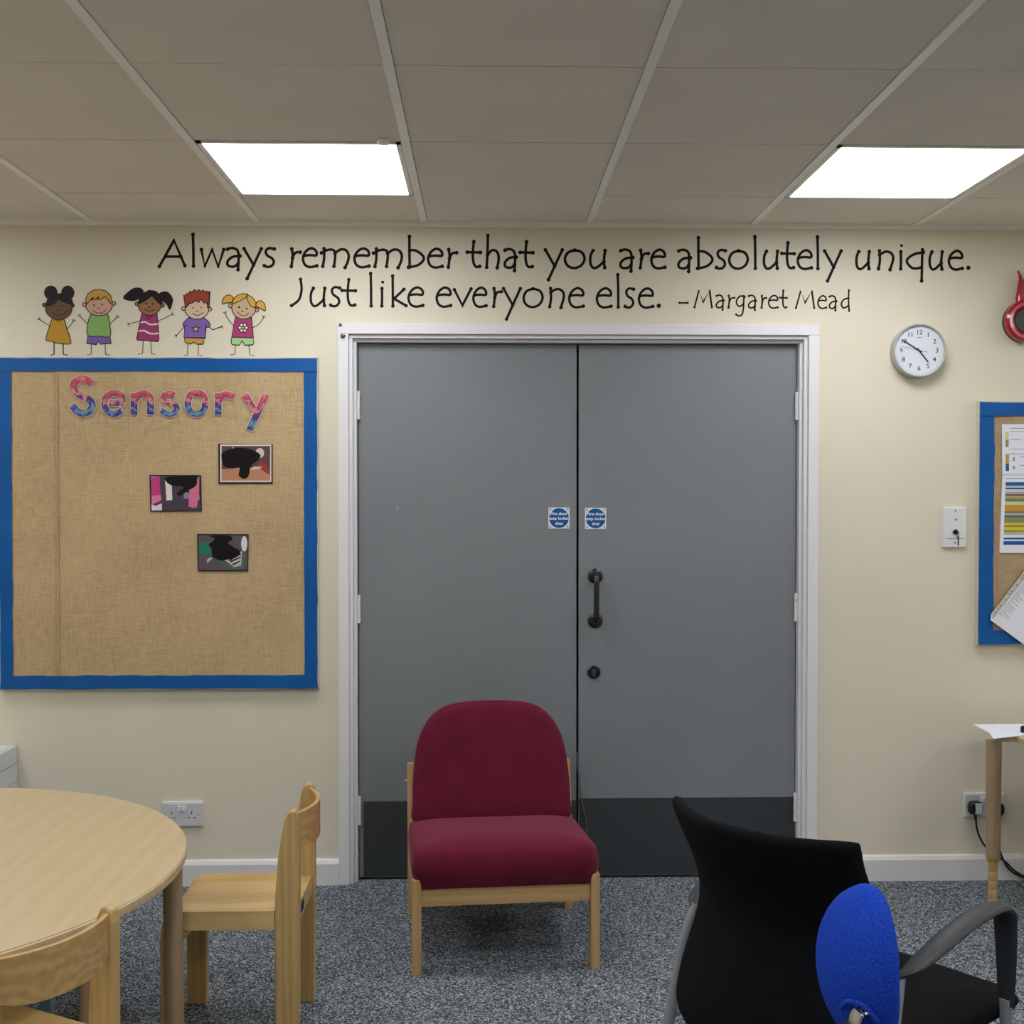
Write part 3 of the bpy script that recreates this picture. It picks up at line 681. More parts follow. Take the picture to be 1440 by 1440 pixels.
photo('small photo with white inner border and orange tabletop, topmost of three', [(735, 98), (1258, 100), (1258, 480), (738, 482)], [
 ('white_border', (222, 210, 208), R4(752, 104, 1246, 466)), ('print', (92, 68, 66), R4(766, 118, 1234, 452)), ('print_table', (184, 130, 98), [(766, 345), (960, 320), (1160, 335), (1234, 400), (1234, 452), (766, 452)]),
 ('print_shape', (150, 60, 56), [(1110, 300), (1150, 255), (1200, 290), (1232, 350), (1232, 395), (1180, 370)]), ('print_shape', (214, 190, 190), ('c', 1135, 185, 42, 48)), ('print_shape', (210, 190, 180), [(1030, 350), (1080, 315), (1160, 318), (1120, 342)]),
 ('print_shape', (160, 140, 140), [(865, 120), (885, 120), (885, 165), (865, 165)]), ('print_shape', (14, 12, 12), blob([(770, 190), (860, 145), (1000, 138), (1130, 190), (1130, 240), (1050, 310), (1030, 400), (985, 435), (930, 400), (940, 330), (860, 335), (790, 310), (770, 250)]))])
photo('small photo with pink and white columns, left of the three photos', [(72, 396), (566, 398), (576, 746), (80, 752)], [
 ('print', (74, 62, 76), [(80, 406), (556, 408), (564, 738), (88, 742)]), ('print_shape', (150, 120, 160), R4(84, 408, 170, 450)), ('print_shape', (190, 62, 122), [(88, 425), (165, 408), (180, 600), (180, 650), (95, 690), (90, 560)]), ('print_shape', (216, 204, 222), [(90, 680), (130, 695), (190, 670), (192, 738), (92, 740)]),
 ('print_shape', (226, 120, 168), [(92, 600), (182, 590), (184, 640), (94, 680)]), ('print_shape', (220, 214, 206), [(222, 440), (285, 450), (292, 640), (235, 642)]), ('print_shape', (140, 128, 160), [(400, 560), (555, 590), (556, 640), (402, 625)]), ('print_shape', (206, 112, 142), [(460, 500), (552, 410), (550, 560), (528, 710), (490, 716), (448, 700)]),
 ('print_shape', (12, 10, 12), blob([(228, 425), (300, 408), (420, 410), (528, 410), (530, 440), (520, 500), (440, 550), (370, 595), (335, 575), (400, 515), (290, 500), (232, 462)]))])
photo('small photo with green mat and grey floor, lowest of three', [(530, 965), (1026, 968), (1022, 1324), (538, 1326)], [
 ('print', (92, 82, 88), [(542, 976), (1016, 980), (1014, 1312), (548, 1314)]), ('print_shape', (26, 122, 92), [(552, 1060), (640, 1040), (660, 1180), (560, 1150), (545, 1110)]), ('print_shape', (214, 214, 222), ('c', 985, 1060, 30, 74)),
 ('print_shape', (34, 130, 100), [(700, 1210), (720, 1210), (900, 1295), (960, 1280), (975, 1150), (985, 1150), (975, 1290), (900, 1310)]), ('print_shape', (190, 182, 170), [(790, 1215), (965, 1130), (955, 1270), (890, 1285)]),
 ('print_shape', (30, 28, 30), [(850, 1225), (955, 1180), (955, 1192), (856, 1240)]), ('print_shape', (30, 28, 30), [(830, 1215), (950, 1150), (955, 1162), (840, 1228)]), ('print_shape', (30, 28, 30), [(868, 1255), (945, 1222), (945, 1234), (880, 1268)]), ('print_shape', (200, 180, 170), [(625, 1215), (660, 1190), (680, 1200), (640, 1235), (630, 1250)]),
 ('print_shape', (12, 11, 13), blob([(645, 985), (720, 978), (850, 985), (870, 1020), (830, 1050), (880, 1090), (945, 1130), (920, 1180), (830, 1210), (750, 1222), (680, 1180), (670, 1100), (640, 1070), (700, 1015)]))])

# ---------------------------------------------------------------- clock
p = on_y(1294, 492.5, -.045)
t = thing('wall_clock', 'round silver rimmed wall clock with white face showing ten to five', 'clock', (p.x, 0, p.z))
bm = B(); lathe(bm, [(.090, 0), (.097, .004), (.0975, .040), (.096, .045), (.0925, .045), (.0905, .041), (.090, .034), (.001, .034)], (0, 0, 0), 'Y', 56); obj('case', bm, M['silver'], t, smooth=True)
bm = B(); disc(bm, 0, 0, .0898, -.0345, 56); obj('dial', bm, M['clock_face'], t)
for k in range(1, 13):
    a = k*PI/6; text(str(k), .0235, (.066*math.sin(a), .066*math.cos(a)), -.0349, flat((56, 62, 70)), 'numeral', t, bold=.0003)
bm = B()
for k in range(60):
    a = k*PI/30; r0 = .081 if k % 5 == 0 else .0838
    ribbon(bm, [(r0*math.sin(a), r0*math.cos(a)), (.087*math.sin(a), .087*math.cos(a))], .0009, -.0349, caps=False)
obj('minute_marks', bm, flat((90, 96, 104)), t)
bm = B(); ribbon(bm, [(-.007, .0475), (.007, .0475)], .0022, -.0349); obj('dial_mark', bm, flat((80, 84, 90)), t)
def hnd(name, ang, l0, l1, w, y):
    bm = B(); s, c = math.sin(ang), math.cos(ang)
    ribbon(bm, [(-l0*s, -l0*c), (l1*s, l1*c)], w, y); r = bmesh.ops.extrude_face_region(bm, geom=bm.faces[:])
    for v in r['geom']:
        if isinstance(v, bmesh.types.BMVert): v.co.y += .0008
    obj(name, bm, M['black'], t)
hnd('hour_hand', math.radians(142), .008, .052, .0042, -.037); hnd('minute_hand', math.radians(-58.5), .010, .073, .0032, -.0385); hnd('second_hand', math.radians(-78), .030, .068, .0011, -.040)

# red round object at the right edge
p = on_y(1444.5, 450.5, -.045)
t = thing('red_round_hanging', 'round shiny red rimmed object with dark disc hanging at right edge', 'wall ornament', (p.x, 0, p.z))
R_ = .0775
bm = B(); lathe(bm, [(R_*.93, 0), (R_*.97, .004), (R_*.97, .020), (R_*.93, .022)], (0, 0, 0), 'Y', 40); obj('back_ring', bm, M['dark_brown'], t, smooth=True)
bm = B(); lathe(bm, [(R_*.9, .016), (R_*.98, .022), (R_, .034), (R_*.97, .043), (R_*.86, .050), (R_*.72, .050), (R_*.60, .042), (R_*.54, .036), (.001, .036)], (0, 0, 0), 'Y', 48); obj('rim', bm, M['red'], t, smooth=True)
bm = B(); lathe(bm, [(R_*.54, .036), (R_*.52, .039), (.001, .039)], (0, 0, 0), 'Y', 40); obj('centre_disc', bm, M['dark_face'], t, smooth=True)
for s in (-1, 1):
    bm = B(); tube(bm, curve([(s*.030, -.03, .062), (s*.027, -.028, .095), (s*.019, -.024, .135), (s*.014, -.018, .160), (s*.021, -.012, .186)], 5), [.007]*12+[.006]*5+[.004]*4, 10); obj('strap', bm, M['red'], t, smooth=True)
bm = B(); prism(bm, [(-.026, .06), (.026, .06), (.014, .150), (-.014, .150)], lambda a, b, d: (a, d, b), -.026, -.016); obj('strap_panel', bm, M['red'], t, bevel=.002)
bm = B(); cyl(bm, (0, 0, .150), (0, -.024, .150), .006); obj('hook', bm, M['screw'], t)

# ---------------------------------------------------------------- key switch plate
a, b = on_y(1327.5, 713.5, -.012), on_y(1359, 769.5, -.012); cx, w, hgt = (a.x+b.x)/2, b.x-a.x, a.z-b.z
t = thing('key_switch', 'white wall plate with small key in its switch beside right notice board', 'switch', (cx, 0, b.z))
bx('back_box', M['white_plastic'], t, -w/2-.003, w/2-.002, -.006, 0, -.001, hgt+.001)
bx('plate', M['white_plastic'], t, -w/2, w/2, -.012, -.006, 0, hgt, bevel=.002)
def zc(px, py): q = on_y(px, py, -.013); return q.x-cx, q.z-b.z
for nm, px, py, r, m in (('screw', 1344, 718.5, .0032, M['screw']), ('indicator_dome', 1344, 730, .0055, M['chrome']), ('screw', 1343.5, 763, .0032, M['screw'])):
    x, z = zc(px, py); bm = B(); lathe(bm, [(r, 0), (r*.9, .0015), (r*.3, .003)], (x, -.012, z), 'Y', 14); obj(nm, bm, m, t, smooth=True)
x, z = zc(1343.5, 748); bm = B(); lathe(bm, [(.0098, 0), (.0098, .005), (.007, .007), (.001, .007)], (x, -.012, z), 'Y', 20); obj('key_barrel', bm, M['chrome_dark'], t, smooth=True)
bm = B(); box(bm, x-.001, x+.001, -.036, -.019, z-.004, z+.004); tube(bm, [(x, -.034, z+.005), (x+.004, -.036, z-.004), (x+.004, -.036, z-.016), (x, -.034, z-.020), (x-.004, -.036, z-.014), (x-.003, -.035, z-.003)], .0018, 8, closed=True)
k_ = obj('key', bm, M['chrome_dark'], t, smooth=True, label='small metal key left in the barrel')
bm = B(); box(bm, x+.001, x+.005, -.034, -.032, z-.050, z-.018); obj('hanging_key', bm, M['chrome_dark'], k_)
bm = B()
x0, z = zc(1330, 757.5); xx = x0
while xx < x0+.066:
    l = random.uniform(.004, .009); box(bm, xx, xx+l, -.0124, -.012, z-.0012, z+.0012); xx += l+.0022
obj('tiny_wording', bm, flat((70, 70, 74)), t)

# ---------------------------------------------------------------- right notice board and papers
bl, bt, bb = 1.8215, on_y(1381, 566, -.02).z, on_y(1373, 906, -.02).z; br = bl+1.2
t = thing('notice_board', 'notice board with blue border cut off by right edge of view', 'notice board', (bl, -.002, bb)); Hh = bt-bb
bx('board', flat((150, 120, 80)), t, 0, 1.2, -.016, 0, 0, Hh)
bi = on_y(1396.5, 740, -.02).x-bl; tz = on_y(1400, 584.5, -.02).z-bb; bz = on_y(1400, 886.5, -.02).z-bb
obj('hessian_sheet', sheet(bi-.004, 1.2-bi, bz-.003, tz+.003, -.0185, 5), M['hessian'], t, smooth=True)
obj('border_strip', wavy(0, bi, 0, Hh, 6, False), M['blue_border'], t, smooth=True); obj('border_strip', wavy(1.2-bi, 1.2, 0, Hh, 7, False), M['blue_border'], t, smooth=True)
obj('border_strip', wavy(0, 1.2, tz, Hh, 8, True), M['blue_border'], t, smooth=True); obj('border_strip', wavy(0, 1.2, 0, bz, 9, True), M['blue_border'], t, smooth=True)
bm = B()
for a in ((-.005, 0, -.003, Hh+.005), (1.2, 1.205, -.003, Hh+.005), (0, 1.2, Hh, Hh+.005)): box(bm, a[0], a[1], -.02, 0, a[2], a[3])
obj('edge_trim', bm, flat((205, 203, 190)), t)
bx('pink_crease', flat((186, 140, 116)), t, bi+.018, bi+.026, -.0212, -.018, bz, bz+.4)
def band_sheet(label, corners, bands, name='printed_sheet'):
    P = [on_y(*c, -.024) for c in corners]; cx, cz = P[3].x, P[3].z
    bm = B(); bar_outline(bm, [(p.x-cx, p.z-cz) for p in P], -.0012, 0)
    r = obj(name, bm, M['paper'], None); r.location = (cx, -.0235, cz); tag(r, label, 'paper')
    for k, (nm, rgb, x0, x1, y0, y1) in enumerate(bands):
        a, b = on_y(x0, y0, -.024), on_y(x1, y1, -.024); skew = (P[0].x-P[3].x)/(P[0].z-P[3].z)
        s0, s1 = skew*(a.z-cz), skew*(b.z-cz)
        bm = B(); y = -.0014-.00004*(k % 5)
        bm.faces.new([bm.verts.new(q) for q in ((a.x-cx+s0*0, y, a.z-cz), (b.x-cx, y, a.z-cz), (b.x-cx, y, b.z-cz), (a.x-cx, y, b.z-cz))])
        obj(nm, bm, flat(rgb), r)
band_sheet('upper white printed sheet with small colour key squares on right notice board', [(1409, 596.5), (1488, 596.5), (1488, 668), (1409.5, 668)], [
 ('printed_line', (110, 110, 120), 1420, 1480, 602, 602.8), ('printed_line', (130, 130, 140), 1420, 1470, 606.5, 607.2), ('colour_key', (206, 212, 130), 1413.7, 1418.2, 607.5, 618.5), ('colour_key', (130, 150, 108), 1413.7, 1418.2, 618.5, 628.8),
 ('printed_line', (130, 130, 140), 1420, 1436, 618, 618.8), ('printed_line', (150, 150, 160), 1420, 1480, 631, 631.7), ('printed_line', (150, 150, 160), 1413, 1480, 638, 639), ('colour_key', (196, 152, 82), 1414, 1418.8, 639.5, 652), ('colour_key', (36, 96, 158), 1414, 1418.8, 652, 662.5),
 ('printed_line', (150, 150, 160), 1424, 1427, 643, 648.5), ('printed_line', (150, 150, 160), 1424, 1427, 655, 660), ('printed_line', (120, 120, 130), 1434, 1480, 642, 642.8), ('printed_line', (120, 120, 130), 1434, 1480, 654, 654.8)])
bands = []
for y0, y1, c in ((672.5, 673.4, (110, 110, 120)), (678, 683, (30, 92, 160)), (683, 685.5, (180, 206, 190)), (685.8, 688, (20, 70, 120)), (688, 691, (206, 210, 222)), (691.5, 694.5, (180, 160, 158)), (694.8, 697, (100, 76, 96)), (697, 701, (184, 158, 110)), (701, 705.5, (112, 134, 96)),
    (705.5, 710, (206, 210, 150)), (710, 719, (196, 146, 56)), (719, 721.5, (112, 124, 86)), (721.5, 724.5, (180, 180, 160)), (724.8, 727, (90, 66, 90)), (727, 735, (130, 140, 96)), (735, 739, (206, 190, 60)), (739, 741, (130, 120, 50)), (741, 745, (216, 200, 70)), (745, 749, (150, 160, 60)), (750, 752, (186, 170, 160)), (756, 758.5, (24, 82, 146)), (758.5, 760.5, (206, 214, 230)), (761, 766, (20, 88, 156))):
    sh = (y0-676)/90*-3.2; bands.append(('printed_band', c, 1414+sh, 1476+sh, y0, y1))
band_sheet('lower white sheet covered in blue, yellow and green bands on right notice board', [(1409.5, 667.5), (1488, 667.5), (1484, 777.5), (1405.5, 777.5)], bands)
# punched pocket hanging tilted
c0 = on_y(1388.5, 869, -.03); u = Vector((math.cos(math.radians(52)), 0, math.sin(math.radians(52)))); v = Vector((math.cos(math.radians(36)), 0, -math.sin(math.radians(36))))
def W2(a, b): q = u*a+v*b; return (q.x, q.z)
t = thing('punched_pocket', 'tilted clear pocket with typed white page hanging over right board corner', 'document', (c0.x, -.034, c0.z))
bm = B(); bar_outline(bm, [W2(.02, 0), W2(.30, 0), W2(.30, .23), W2(0, .23), W2(0, .012)], -.0012, 0); obj('pocket_page', bm, M['paper'], t)
bm = B(); bar_outline(bm, [W2(.022, .0005), W2(.30, .0005), W2(.30, .013), W2(.012, .013)], -.0022, -.0013); ps = obj('punched_strip', bm, flat((200, 198, 184)), t)
bm = B()
bar_outline(bm, [W2(.008, .0135), W2(.30, .0135), W2(.30, .0148), W2(.008, .0148)], -.0024, -.0013); obj('pocket_seam', bm, flat((70, 72, 78)), t)
for a in (.034, .052, .064, .092, .118, .130, .16, .19, .202, .23, .256): bm = B(); x, z = W2(a, .007); disc(bm, x, z, .0024, -.0026, 10); obj('hole', bm, flat((50, 50, 54)), ps)
bm = B(); rnd = random.Random(3)
for k in range(34):
    a = .038+k*.0072; x0, z0 = W2(a, .022); l = rnd.choice((.012, .02, .03, .034, .04)); x1, z1 = W2(a-.004, .022+l); ribbon(bm, [(x0, z0), (x1, z1)], .0016, -.0016, caps=False)
obj('typed_lines', bm, flat((120, 124, 136)), t, kind='stuff')

# ---------------------------------------------------------------- sockets
def socket(label, x0, x1, z0, z1):
    cx = (x0+x1)/2; t = thing('wall_socket', label, 'socket', (cx, 0, z0)); w, h = x1-x0, z1-z0
    bx('back_box', M['white_plastic'], t, -w/2+.002, w/2+.001, -.010, 0, -.001, h+.003)
    bx('face_plate', M['socket'], t, -w/2, w/2, -.015, -.010, 0, h, bevel=.0025)
    for s in (-1, 1):
        c = s*.036
        bx('rocker_switch', M['white_plastic'], t, s*.008-.0062, s*.008+.0062, -.020, -.014, h-.030, h-.010, bevel=.0012)
        bm = B(); box(bm, c-.0018, c+.0018, -.0156, -.015, .046, .054); box(bm, c-.0105-.003, c-.0105+.003, -.0156, -.015, .030, .0336); box(bm, c+.0105-.003, c+.0105+.003, -.0156, -.015, .030, .0336); obj('pin_holes', bm, M['black'], t)
        bm = B(); lathe(bm, [(.0022, 0), (.0015, .001)], (s*.060, -.015, .043), 'Y', 10); obj('screw', bm, M['screw'], t)
    return t
a, b = on_y(227, 1129.5, -.015), on_y(284, 1162, -.015); socket('empty double power socket low on wall behind the round table', a.x, b.x, b.z, a.z)
a = on_y(1357, 1117, -.015); socket('double power socket with plugs low on wall behind right table leg', a.x, a.x+.147, a.z-.086, a.z)
def plug(px, py, label, lab):
    p = on_y(px, py, -.035); t = thing('power_plug', label, 'plug', (p.x, -.0158, p.z))
    bm = B(); pillow(bm, rrect(.052, .050, .018), lambda a, b, d: (a, -.018-.018*d, b), 3); obj('plug_body', bm, M['cable'], t, smooth=True)
    if lab: bx('plug_label', flat((200, 208, 206)), t, -.006, .020, -.0372, -.030, -.020, .020, bevel=.003)
    bm = B(); cyl(bm, (0, -.02, -.024), (.001, -.02, -.046), .006, .004); obj('strain_relief', bm, M['cable'], t)
    return p
p1 = plug(1371.5, 1136, 'black plug with pale label plugged into the right double socket', True)
p2 = plug(1402, 1138, 'black plug mostly hidden behind the right table leg', False)
def cable(name, label, pts, r=.0038):
    bm = B(); tube(bm, curve([tuple(on_y(a, b, y)) for a, b, y in pts], 6), r, 8); tag(obj(name, bm, M['cable'], smooth=True), label, 'cable')
cable('power_cable', 'black cable running down from the labelled plug towards the right', [(1372, 1149, -.036), (1374, 1166, -.036), (1380, 1182, -.036), (1390, 1195, -.036), (1402, 1204, -.036), (1414, 1212, -.036), (1425, 1223, -.036), (1440, 1232, -.036), (1465, 1238, -.036)])
cable('power_cable', 'black cable hanging behind the right table leg below the other', [(1402, 1152, -.052), (1402, 1170, -.05), (1404, 1188, -.05), (1410, 1207, -.045), (1418, 1221, -.045), (1430, 1230, -.045), (1442, 1234, -.045), (1464, 1240, -.05)])

# ---------------------------------------------------------------- white slatted radiator cover by the left wall
X1 = -1.70; RXL = -2.40
t = thing('radiator_cover', 'white low radiator casing with horizontal panels in left corner', 'radiator', (RXL, -.004, 0))
for k in range(8):
    z1 = .517-k*.0655; z0 = max(.02, z1-.0625)
    bx('casing_panel', M['radiator'], t, .002, X1-RXL+.0015*k, -.45, -.0, z0, z1, bevel=.0015)
bx('top_grille', M['grille'], t, .004, X1-RXL-.012, -.44, -.012, .5165, .5205)
bx('casing_core', flat((120, 120, 118)), t, .002, X1-RXL-.008, -.445, -.003, 0, .51)

# ---------------------------------------------------------------- round table
TC = Vector((-1.536, -1.462, 0)); TR, TZ = .789, .53
t = thing('round_table', 'low round pale beech table filling the lower left corner', 'table', (TC.x, TC.y, 0))
bm = B(); lathe(bm, [(TR-.004, -.001), (TR, -.004), (TR, -.022), (TR-.006, -.026)], (0, 0, TZ), 'Z', 128); obj('edge_band', bm, M['beech_edge'], t, smooth=True)
bm = B(); lathe(bm, [(TR-.0035, -.0010), (TR-.0035, 0), (.001, 0)], (0, 0, TZ+.0002), 'Z', 128); obj('tabletop', bm, M['beech_top'], t)
def table_leg(parent, x, y, zr, zt, r):
    bm = B(); lathe(bm, [(r, zr), (r*1.02, (zr+zt)/2), (r*1.06, zt)], (x, y, 0), 'Z', 28); lg = obj('leg', bm, M['legwood'], parent, smooth=True)
    bm = B(); lathe(bm, [(r*.78, zr-.012), (r*.92, zr-.009), (r*.92, zr-.002), (r*.8, zr)], (x, y, 0), 'Z', 28); obj('leg_collar', bm, M['brass'], lg, smooth=True)
    bm = B(); ri = r*.66; prof = [(ri*.9, 0), (ri, .004)]
    z = .03
    while z < zr-.02: prof += [(ri, z), (ri*.93, z+.002), (ri, z+.004)]; z += .032
    lathe(bm, prof+[(ri, zr-.01)], (x, y, 0), 'Z', 24); obj('inner_leg', bm, M['ash'], lg, smooth=True)
for a, rad in ((5.8, .762), (-25.8, .762), (150, .74), (190, .74)):
    A = math.radians(a); table_leg(t, rad*math.cos(A), rad*math.sin(A), .116, TZ-.026, .0226)

# grey metal stool stowed below the round table
t = thing('metal_stool', 'grey metal stool leg glimpsed beneath the round table', 'stool', (-1.24, -1.50, 0), .0)
for i, (sx, sy) in enumerate(((1, 1), (1, -1), (-1, 1), (-1, -1))): bx('leg', M['bluegrey'], t, sx*.14-.014, sx*.14+.014, sy*.14-.014, sy*.14+.014, 0, .36, bevel=.003)
bx('seat', M['bluegrey'], t, -.17, .17, -.17, .17, .36, .385, bevel=.008)

# ---------------------------------------------------------------- wooden nursery chairs (facing -x)
def nursery_chair(label, loc, rz):
    t = thing('wooden_chair', label, 'chair', loc, rz, 'small solid wood nursery chairs')
    W_ = .155; th = .027      # half width to the outside of the posts
    prof = [(0, 0), (-.060, 0), (-.062, .30), (-.060, .40), (-.052, .50), (-.036, .595), (-.028, .613), (-.018, .621), (-.008, .620), (-.001, .612), (.003, .59), (.003, .3)]
    for s in (-1, 1):
        y0, y1 = (s*W_, s*(W_-th)); bm = B(); prism(bm, prof, lambda a, b, d: (a, d, b), min(y0, y1), max(y0, y1)); obj('back_post', bm, M['oak'], t, bevel=.004)
        fp = [(-.356, 0), (-.300, 0), (-.300, .285), (-.280, .304), (-.280, .3115), (-.331, .3115), (-.331, .353), (-.340, .345), (-.351, .325), (-.356, .29)]
        bm = B(); prism(bm, fp, lambda a, b, d: (a, d, b), min(y0, y1)*.97, max(y0, y1)*.97); obj('front_leg', bm, M['oak'], t, bevel=.003)
    # dished solid seat
    nx, ny = 26, 20; top = []; bm = B()
    yw = W_-.0005
    def zt(x, y):
        u = (x+.36)/.30; v = y/yw
        d = max(0, 1-abs(v)**3)*max(0, math.sin(PI*min(1, max(0, u*.92+.08))))**.7
        return .361-.010*d-.012*max(0, .12-u)*6*(0.4)
    G_ = []
    for i in range(nx+1):
        x = -.330+.268*i/(nx-3) if i <= nx-3 else (-.0615, -.034, -.006)[i-nx+2]; row = []
        for j in range(ny+1):
            e = 1.0
            k = max(0, (.05-(x+.330))/.05); half = yw*(1-.15*k**2.2)
            if x > -.0618: half = W_-th-.0005
            y = -half+2*half*j/ny; row.append(Vector((x, y, zt(x, y))))
        G_.append(row)
    V = [[bm.verts.new(p) for p in r] for r in G_]; U_ = [[bm.verts.new((p.x, p.y, .312)) for p in r] for r in G_]
    for i in range(nx):
        for j in range(ny):
            bm.faces.new((V[i][j], V[i+1][j], V[i+1][j+1], V[i][j+1])); bm.faces.new((U_[i][j], U_[i][j+1], U_[i+1][j+1], U_[i+1][j]))
        bm.faces.new((V[i][0], U_[i][0], U_[i+1][0], V[i+1][0])); bm.faces.new((V[i][ny], V[i+1][ny], U_[i+1][ny], U_[i][ny]))
    for j in range(ny):
        bm.faces.new((V[0][j], V[0][j+1], U_[0][j+1], U_[0][j])); bm.faces.new((V[nx][j], U_[nx][j], U_[nx][j+1], V[nx][j+1]))
    obj('seat', bm, M['oak_seat'], t, smooth=True)
    # curved back panel
    bm = B(); rings = []; hw = W_-th
    for k in range(25):
        v = -1+2*k/24; xo = .036*(1-v*v)-.008; zlo = .528-.016*(1-v**4); zhi = .609
        tan = Vector((-2*v*.036/hw, 1)).normalized(); nrm = Vector((tan.y, -tan.x)); tk = .0055
        P = [(xo-nrm.x*tk, hw*v-nrm.y*tk), (xo+nrm.x*tk, hw*v+nrm.y*tk)]
        rings.append([(P[0][0], P[0][1], zlo), (P[1][0], P[1][1], zlo), (P[1][0], P[1][1], zhi-.001), ((P[0][0]+P[1][0])/2, (P[0][1]+P[1][1])/2, zhi+.001), (P[0][0], P[0][1], zhi-.001)])
    loft(bm, rings); obj('backrest', bm, M['oak_back'], t, smooth=True, angle=.8)
    return t
c1 = nursery_chair('small wooden chair side-on, tucked under the round table near the doors', (-.479, -1.145, 0), 0)
bx('blue_sticker', flat((34, 40, 96)), c1, -.0065, -.0045, -.07, -.03, .325, .35)
th2 = math.radians(-28.7); rp_ = Matrix.Rotation(th2, 3, 'Z') @ Vector((0, .155, 0))
c2 = nursery_chair('small wooden chair seen from behind, cut off by bottom left corner', (-.727-rp_.x, -1.985-rp_.y, 0), th2)

# ---------------------------------------------------------------- burgundy easy chair
t = thing('easy_chair', 'low burgundy upholstered easy chair with pale wood frame before the doors', 'chair', (.066, -.792, 0), math.radians(5.0))
for s in (-1, 1):
    x0, x1 = s*.2835, s*.2555; lo, hi = min(x0, x1), max(x0, x1)
    bx('front_leg', M['ash'], t, lo, hi, -.022, .020, 0, .285, bevel=.002)
    bm = B(); prism(bm, [(.485, 0), (.525, 0), (.532, .25), (.585, .495), (.580, .502), (.548, .506), (.495, .25)], lambda a, b, d: (d, a, b), lo, hi); obj('rear_leg', bm, M['ash'], t, bevel=.002)
    bm = B(); prism(bm, [(.02, .205), (.497, .175), (.497, .23), (.02, .275)], lambda a, b, d: (d, a, b), lo+.003, hi-.003); obj('side_rail', bm, M['ash'], t, bevel=.002)
n = 16; bm = B(); rings = []
for k in range(n+1):
    v = -1+2*k/n; c = .010*(1-v*v); rings.append([(v*.2555, -.012, .203+.000*c), (v*.2555, .008, .203), (v*.2555, .008, .262), (v*.2555, -.012, .250+c)])
loft(bm, rings); obj('front_rail', bm, M['ash_x'], t)
bx('rear_rail', M['ash'], t, -.2555, .2555, .50, .52, .19, .235)
bm = B(); cyl(bm, (-.2835, .562, .44), (-.292, .562, .44), .006); obj('dowel', bm, M['ash'], t)
# seat cushion
def seat_map(a, b, d):
    y = b+.235; u = max(0, min(1, y/.5))           # 0 front, 1 back
    th = .074-.026*u; mid = .320-.030*u-.004*(1-u)
    crown = .010*(1-(a/.28)**2)*(1 if d > 0 else .2)
    sag = -.012*math.exp(-((y+.02)/.06)**2) if d > 0 else 0
    return (a, y-.012, mid+th*d+crown*max(0, d)+sag)
bm = B(); pillow(bm, rrect(.572, .514, .045, 6), seat_map, 5.5); s_ = obj('seat_cushion', bm, M['burgundy'], t, smooth=True, angle=3)
# back cushion
arch_ = [(-.276, 0), (-.279, .06), (-.278, .12), (-.272, .19), (-.262, .25), (-.24, .305), (-.205, .35), (-.155, .379), (-.09, .39), (0, .393), (.09, .39), (.155, .379), (.205, .35), (.24, .305), (.262, .25), (.272, .19), (.278, .12), (.279, .06), (.276, 0), (.18, -.012), (0, -.015), (-.18, -.012)]
arch_ = [tuple(v)[:2] for v in curve([(a*.965, b-.19, 0) for a, b in arch_], 3, True)]
def back_map(a, b, d):
    z = b+.19; wv = .018*(a/.27)**2*(-1)
    return (a, .452+z*.24-(.046 if d > 0 else .03)*d+wv*.4, .332+z*.985)
bm = B(); pillow(bm, arch_, back_map, 4.5); obj('back_cushion', bm, M['burgundy'], t, smooth=True, angle=3)
bm = B(); tube(bm, [back_map(a*.985, b*.985, .35) for a, b in arch_], .0022, 6, closed=True); obj('piping', bm, M['burgundy'], t, smooth=True)

# ---------------------------------------------------------------- black office armchair
PHI = math.radians(39)
OC = Vector((.508, -2.205, 0))
t = thing('office_armchair', 'black fabric armchair with grey legs seen from behind, turned right', 'chair', (OC.x, OC.y, 0), PHI)
# local: +x forward, -y to the sitter's right
HZ0, HZ1 = .44, .858
bo = [(-.214, 0), (-.220, .05), (-.214, .12), (-.206, .20), (-.202, .28), (-.204, .36), (-.207, .398), (-.198, .409), (-.12, .409), (0, .411), (.12, .409), (.198, .409), (.207, .398), (.204, .36), (.202, .28), (.206, .20), (.214, .12), (.220, .05), (.214, 0), (.1, -.012), (-.1, -.012)]
bo = [tuple(v)[:2] for v in curve([(a, b-.21, 0) for a, b in bo], 3, True)]
def bback(a, b, d):
    z = b+.21; v = a/.216; rec = .102*math.exp(-((z-.225)/.145)**2)-.016+.030*max(0, 1-z/.25)
    return (-.100+.100*abs(v)**2+rec+(.020*d), -a, HZ0+z)
bm = B(); pillow(bm, bo, bback, 6); obj('backrest', bm, M['blackfab'], t, smooth=True, angle=3)
so = rrect(.50, .47, .07, 6)
def bseat(a, b, d):
    u = (a+.25)/.5
    return (a+.31, b, .437+.03*d*(1-.3*u)-.02*max(0, u-.75)*2+.008*(b/.235)**2)
bm = B(); pillow(bm, so, bseat, 4); obj('seat', bm, M['blackfab'], t, smooth=True, angle=3)
